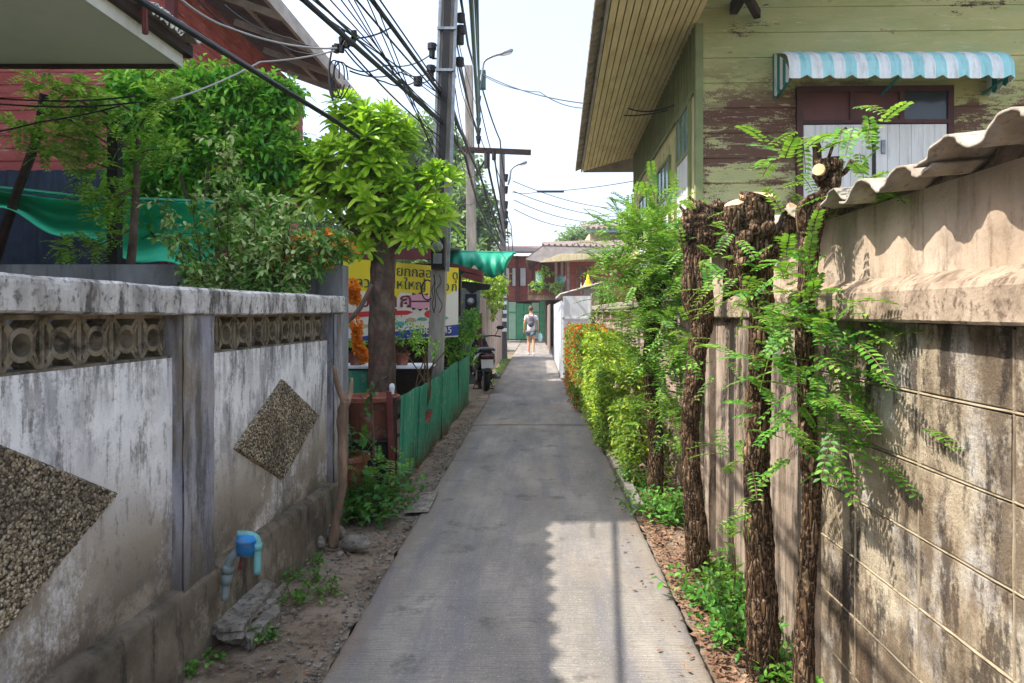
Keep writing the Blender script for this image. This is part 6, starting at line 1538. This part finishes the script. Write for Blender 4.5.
for px, py, wd, hh, mt in ((540, 292, .8, .22, m_redpost), (539, 287, .9, .16, m_bluemesh)):
    mb = MB(); c_ = q(px, py, 33.2); mb.box(c_.x-wd/2, c_.x+wd/2, c_.y-.03, c_.y, c_.z-hh/2, c_.z+hh/2, jit=.01); mb.build('sign_board', mt, R1)
mb = MB()  # gable roof with eave to the left
ez = q(0, 258).z; rz_ = q(0, 245.5).z
A_ = q(526, 259, 32.5); Bq = q(543, 246, 32.5); Cq = q(660, 249, 32.5)
mb.add([A_, Bq, (Bq.x, 7, Bq.z), (A_.x, 7, A_.z)], [(0, 1, 2, 3)])
mb.add([Bq, Cq, (Cq.x, 5, rz_+.8), (Bq.x, 5, rz_+.6)], [(0, 1, 2, 3)])
mb.build('roof', m_rooftile, R1, solid=.08)
mb = MB()
for k in range(40): x = Bq.x+k*.26; mb.tube([(x, Bq.y-.03, Bq.z+.06-.004*k), (x, 3.0, Bq.z+.5)], .05, 6)
mb.build('roof_tiles', m_rooftile, R1)
mb = MB(); mb.add([A_+Vector((0, .02, -.02)), Bq+Vector((0, .02, -.02)), Cq+Vector((0, .02, -.02)), Cq+Vector((0, .02, -.28)), q(560, 254, 32.5), q(540, 262, 32.5)], [(0, 1, 2, 3, 4, 5)]); mb.build('gable_board', m_fasciagrey, R1, solid=.06)
mb = MB(); mb.add([q(560, 254, 32.4), q(540, 262, 32.4), q(545, 262, 34), q(660, 260, 34), q(660, 254, 32.4)], [(0, 1, 2, 3, 4)]); mb.build('eave_soffit', m_slat, R1, solid=.03)
for px, py in ((538, 285), (545, 272), (556, 287)):
    lv = LV('oval'); c_ = q(px, py, 33); crown(lv, [(c_, (.35, .3, .3), 40)], .12, .07, 5, .15); lv.build('balcony_plant', lf_feather, R1)
mb = MB(); c_ = q(539, 276, 33.3); mb.box(c_.x-.15, c_.x+.15, c_.y, c_.y+.2, c_.z-.3, c_.z+.2); mb.build('hanging_laundry', m_bluebag, R1)
mb = MB(); c2 = q(561, 280, 33.3); mb.ball(c2, .2, 7, (1, .6, 1.1), .1); mb.build('water_jar', m_blueglass, R1)

R2 = thing('timber_house', 'bright red timber house with tall white windows beside the far poles', 'house', P(512, 313, 42)); b2 = R2.location.copy(); b2.z = 0; R2.location = b2
q = lambda px, py, Y=42: P(px, py, Y)-b2
mb = MB(); x0, x1 = q(480, 0).x, q(540, 0).x; pl(mb, x0, x1, 0, q(0, 301).z, q(0, 256).z); mb.box(x0, x1, .03, 8, q(0, 301).z, q(0, 256).z); mb.build('upper_wall', m_red2, R2)
mb = MB(); mb.box(x0, x1, 1.2, 8, 0, q(0, 300).z); mb.build('lower_wall', m_darkwood, R2)
for px in (498, 506.5, 515, 523): 
    mb = MB(); c_ = q(px, 277); mb.box(c_.x-.15, c_.x+.15, -.08, -.03, c_.z-.5, c_.z+.5); w_ = mb.build('window', m_white, R2)
    mb = MB(); mb.box(c_.x-.2, c_.x-.152, -.1, -.03, c_.z-.55, c_.z+.55); mb.box(c_.x+.152, c_.x+.2, -.1, -.03, c_.z-.55, c_.z+.55); mb.build('frame', m_maroon, w_)
mb = MB(); mb.add([(x0-.8, -1.2, q(0, 254).z), (x1+.5, -1.2, q(0, 254).z), (x1+.5, 4, q(0, 240).z), (x0-.8, 4, q(0, 240).z)], [(0, 1, 2, 3)]); mb.build('roof', m_rooftile, R2, solid=.1)
mb = MB()
for px in (495, 517, 533): x = q(px, 0).x; mb.box(x-.08, x+.08, -.2, -.05, 0, q(0, 256).z)
mb.build('post', m_maroon, R2)
R3 = thing('beige_house', 'beige upper gable with small tiled roof rising above the timber houses', 'house', P(606, 313, 38)); b3 = R3.location.copy(); b3.z = 0; R3.location = b3
q = lambda px, py, Y=38: P(px, py, Y)-b3
mb = MB(); mb.box(q(590, 0).x, q(660, 0).x, 0, 6, 0, q(0, 232).z); mb.build('wall', m_beige, R3)
mb = MB(); mb.add([(q(587, 0).x, -.8, q(0, 231).z), (q(662, 0).x, -.8, q(0, 231).z), (q(662, 0).x, 3, q(0, 219).z), (q(587, 0).x, 3, q(0, 219).z)], [(0, 1, 2, 3)])
for k in range(14): x = q(587, 0).x+k*.27; mb.tube([(x, -.85, q(0, 230.4).z), (x, 3, q(0, 218.6).z)], .08, 6)
mb.build('roof', m_rooftile, R3, solid=.05)
mb = MB(); mb.box(q(587, 0).x, q(662, 0).x, -.82, -.76, q(0, 234).z, q(0, 231.5).z); mb.build('gutter', m_blueglass, R3)

FG = thing('green_gate', 'green and pale sheet gate closing the lane end', 'gate', P(525, 313, 41)); b4 = FG.location.copy(); b4.z = 0; FG.location = b4
x = -2.2
k = 0
while x < 3.2:
    mb = MB(); mb.box(x, x+.4, 0, .04, .05, 2.1+.1*math.sin(k)); mb.build('gate_panel', [m_greengate, m_greengate2, m_greengate, m_greengate2, m_greengate][k % 5], FG); x += .43; k += 1
mb = MB(); mb.box(-2.2, 3.2, -.04, -.01, 1.5, 1.58); mb.build('rail', m_greengate, FG)
mb = MB(); mb.box(-3, 20, 0, .2, 0, 2.4); tag(mb.build('far_wall', m_darkwood, loc=(-6, 52.5, 0)), 'dark wall behind the green gate', 'wall')

# ================================================================== far trees
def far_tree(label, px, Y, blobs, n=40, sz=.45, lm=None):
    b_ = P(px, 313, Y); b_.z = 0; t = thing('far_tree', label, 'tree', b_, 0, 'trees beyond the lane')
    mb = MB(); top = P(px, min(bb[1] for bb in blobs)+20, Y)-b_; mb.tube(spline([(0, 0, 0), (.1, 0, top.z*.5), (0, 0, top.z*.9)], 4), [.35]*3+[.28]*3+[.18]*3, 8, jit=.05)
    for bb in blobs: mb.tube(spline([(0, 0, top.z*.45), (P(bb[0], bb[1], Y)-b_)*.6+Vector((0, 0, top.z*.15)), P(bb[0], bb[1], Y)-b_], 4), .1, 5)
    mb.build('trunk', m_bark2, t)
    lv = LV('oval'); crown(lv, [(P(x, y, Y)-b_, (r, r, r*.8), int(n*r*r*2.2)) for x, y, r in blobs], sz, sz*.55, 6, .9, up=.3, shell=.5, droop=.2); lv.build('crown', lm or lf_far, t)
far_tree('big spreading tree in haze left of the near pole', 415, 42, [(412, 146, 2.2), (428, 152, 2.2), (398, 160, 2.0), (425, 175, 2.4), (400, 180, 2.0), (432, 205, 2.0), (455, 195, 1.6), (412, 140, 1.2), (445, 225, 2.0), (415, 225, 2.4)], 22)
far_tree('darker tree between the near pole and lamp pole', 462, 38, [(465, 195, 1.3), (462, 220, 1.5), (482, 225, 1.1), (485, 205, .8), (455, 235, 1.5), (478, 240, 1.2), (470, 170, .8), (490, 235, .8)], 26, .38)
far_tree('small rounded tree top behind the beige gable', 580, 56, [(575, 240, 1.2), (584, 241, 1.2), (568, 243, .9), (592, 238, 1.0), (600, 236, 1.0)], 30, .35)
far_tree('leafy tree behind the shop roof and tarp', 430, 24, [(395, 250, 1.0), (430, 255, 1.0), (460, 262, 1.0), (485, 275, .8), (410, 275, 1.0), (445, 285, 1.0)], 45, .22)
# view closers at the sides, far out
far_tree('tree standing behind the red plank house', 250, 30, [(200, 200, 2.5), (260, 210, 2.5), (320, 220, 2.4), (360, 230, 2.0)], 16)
# ================================================================== haze in the lane air
mb = MB(); mb.box(-200, 200, -60, 300, -1.6, 16)
hz_m = bpy.data.materials.new('thin_haze'); hz_m.use_nodes = True; hz_m.node_tree.nodes.clear()
ho = hz_m.node_tree.nodes.new('ShaderNodeOutputMaterial'); hv = hz_m.node_tree.nodes.new('ShaderNodeVolumePrincipled')
hv.inputs['Color'].default_value = (.9, .94, 1, 1); hv.inputs['Density'].default_value = .0008; hv.inputs['Anisotropy'].default_value = .2
hz_m.node_tree.links.new(hv.outputs[0], ho.inputs['Volume'])
tag(mb.build('haze', hz_m), kind='stuff')
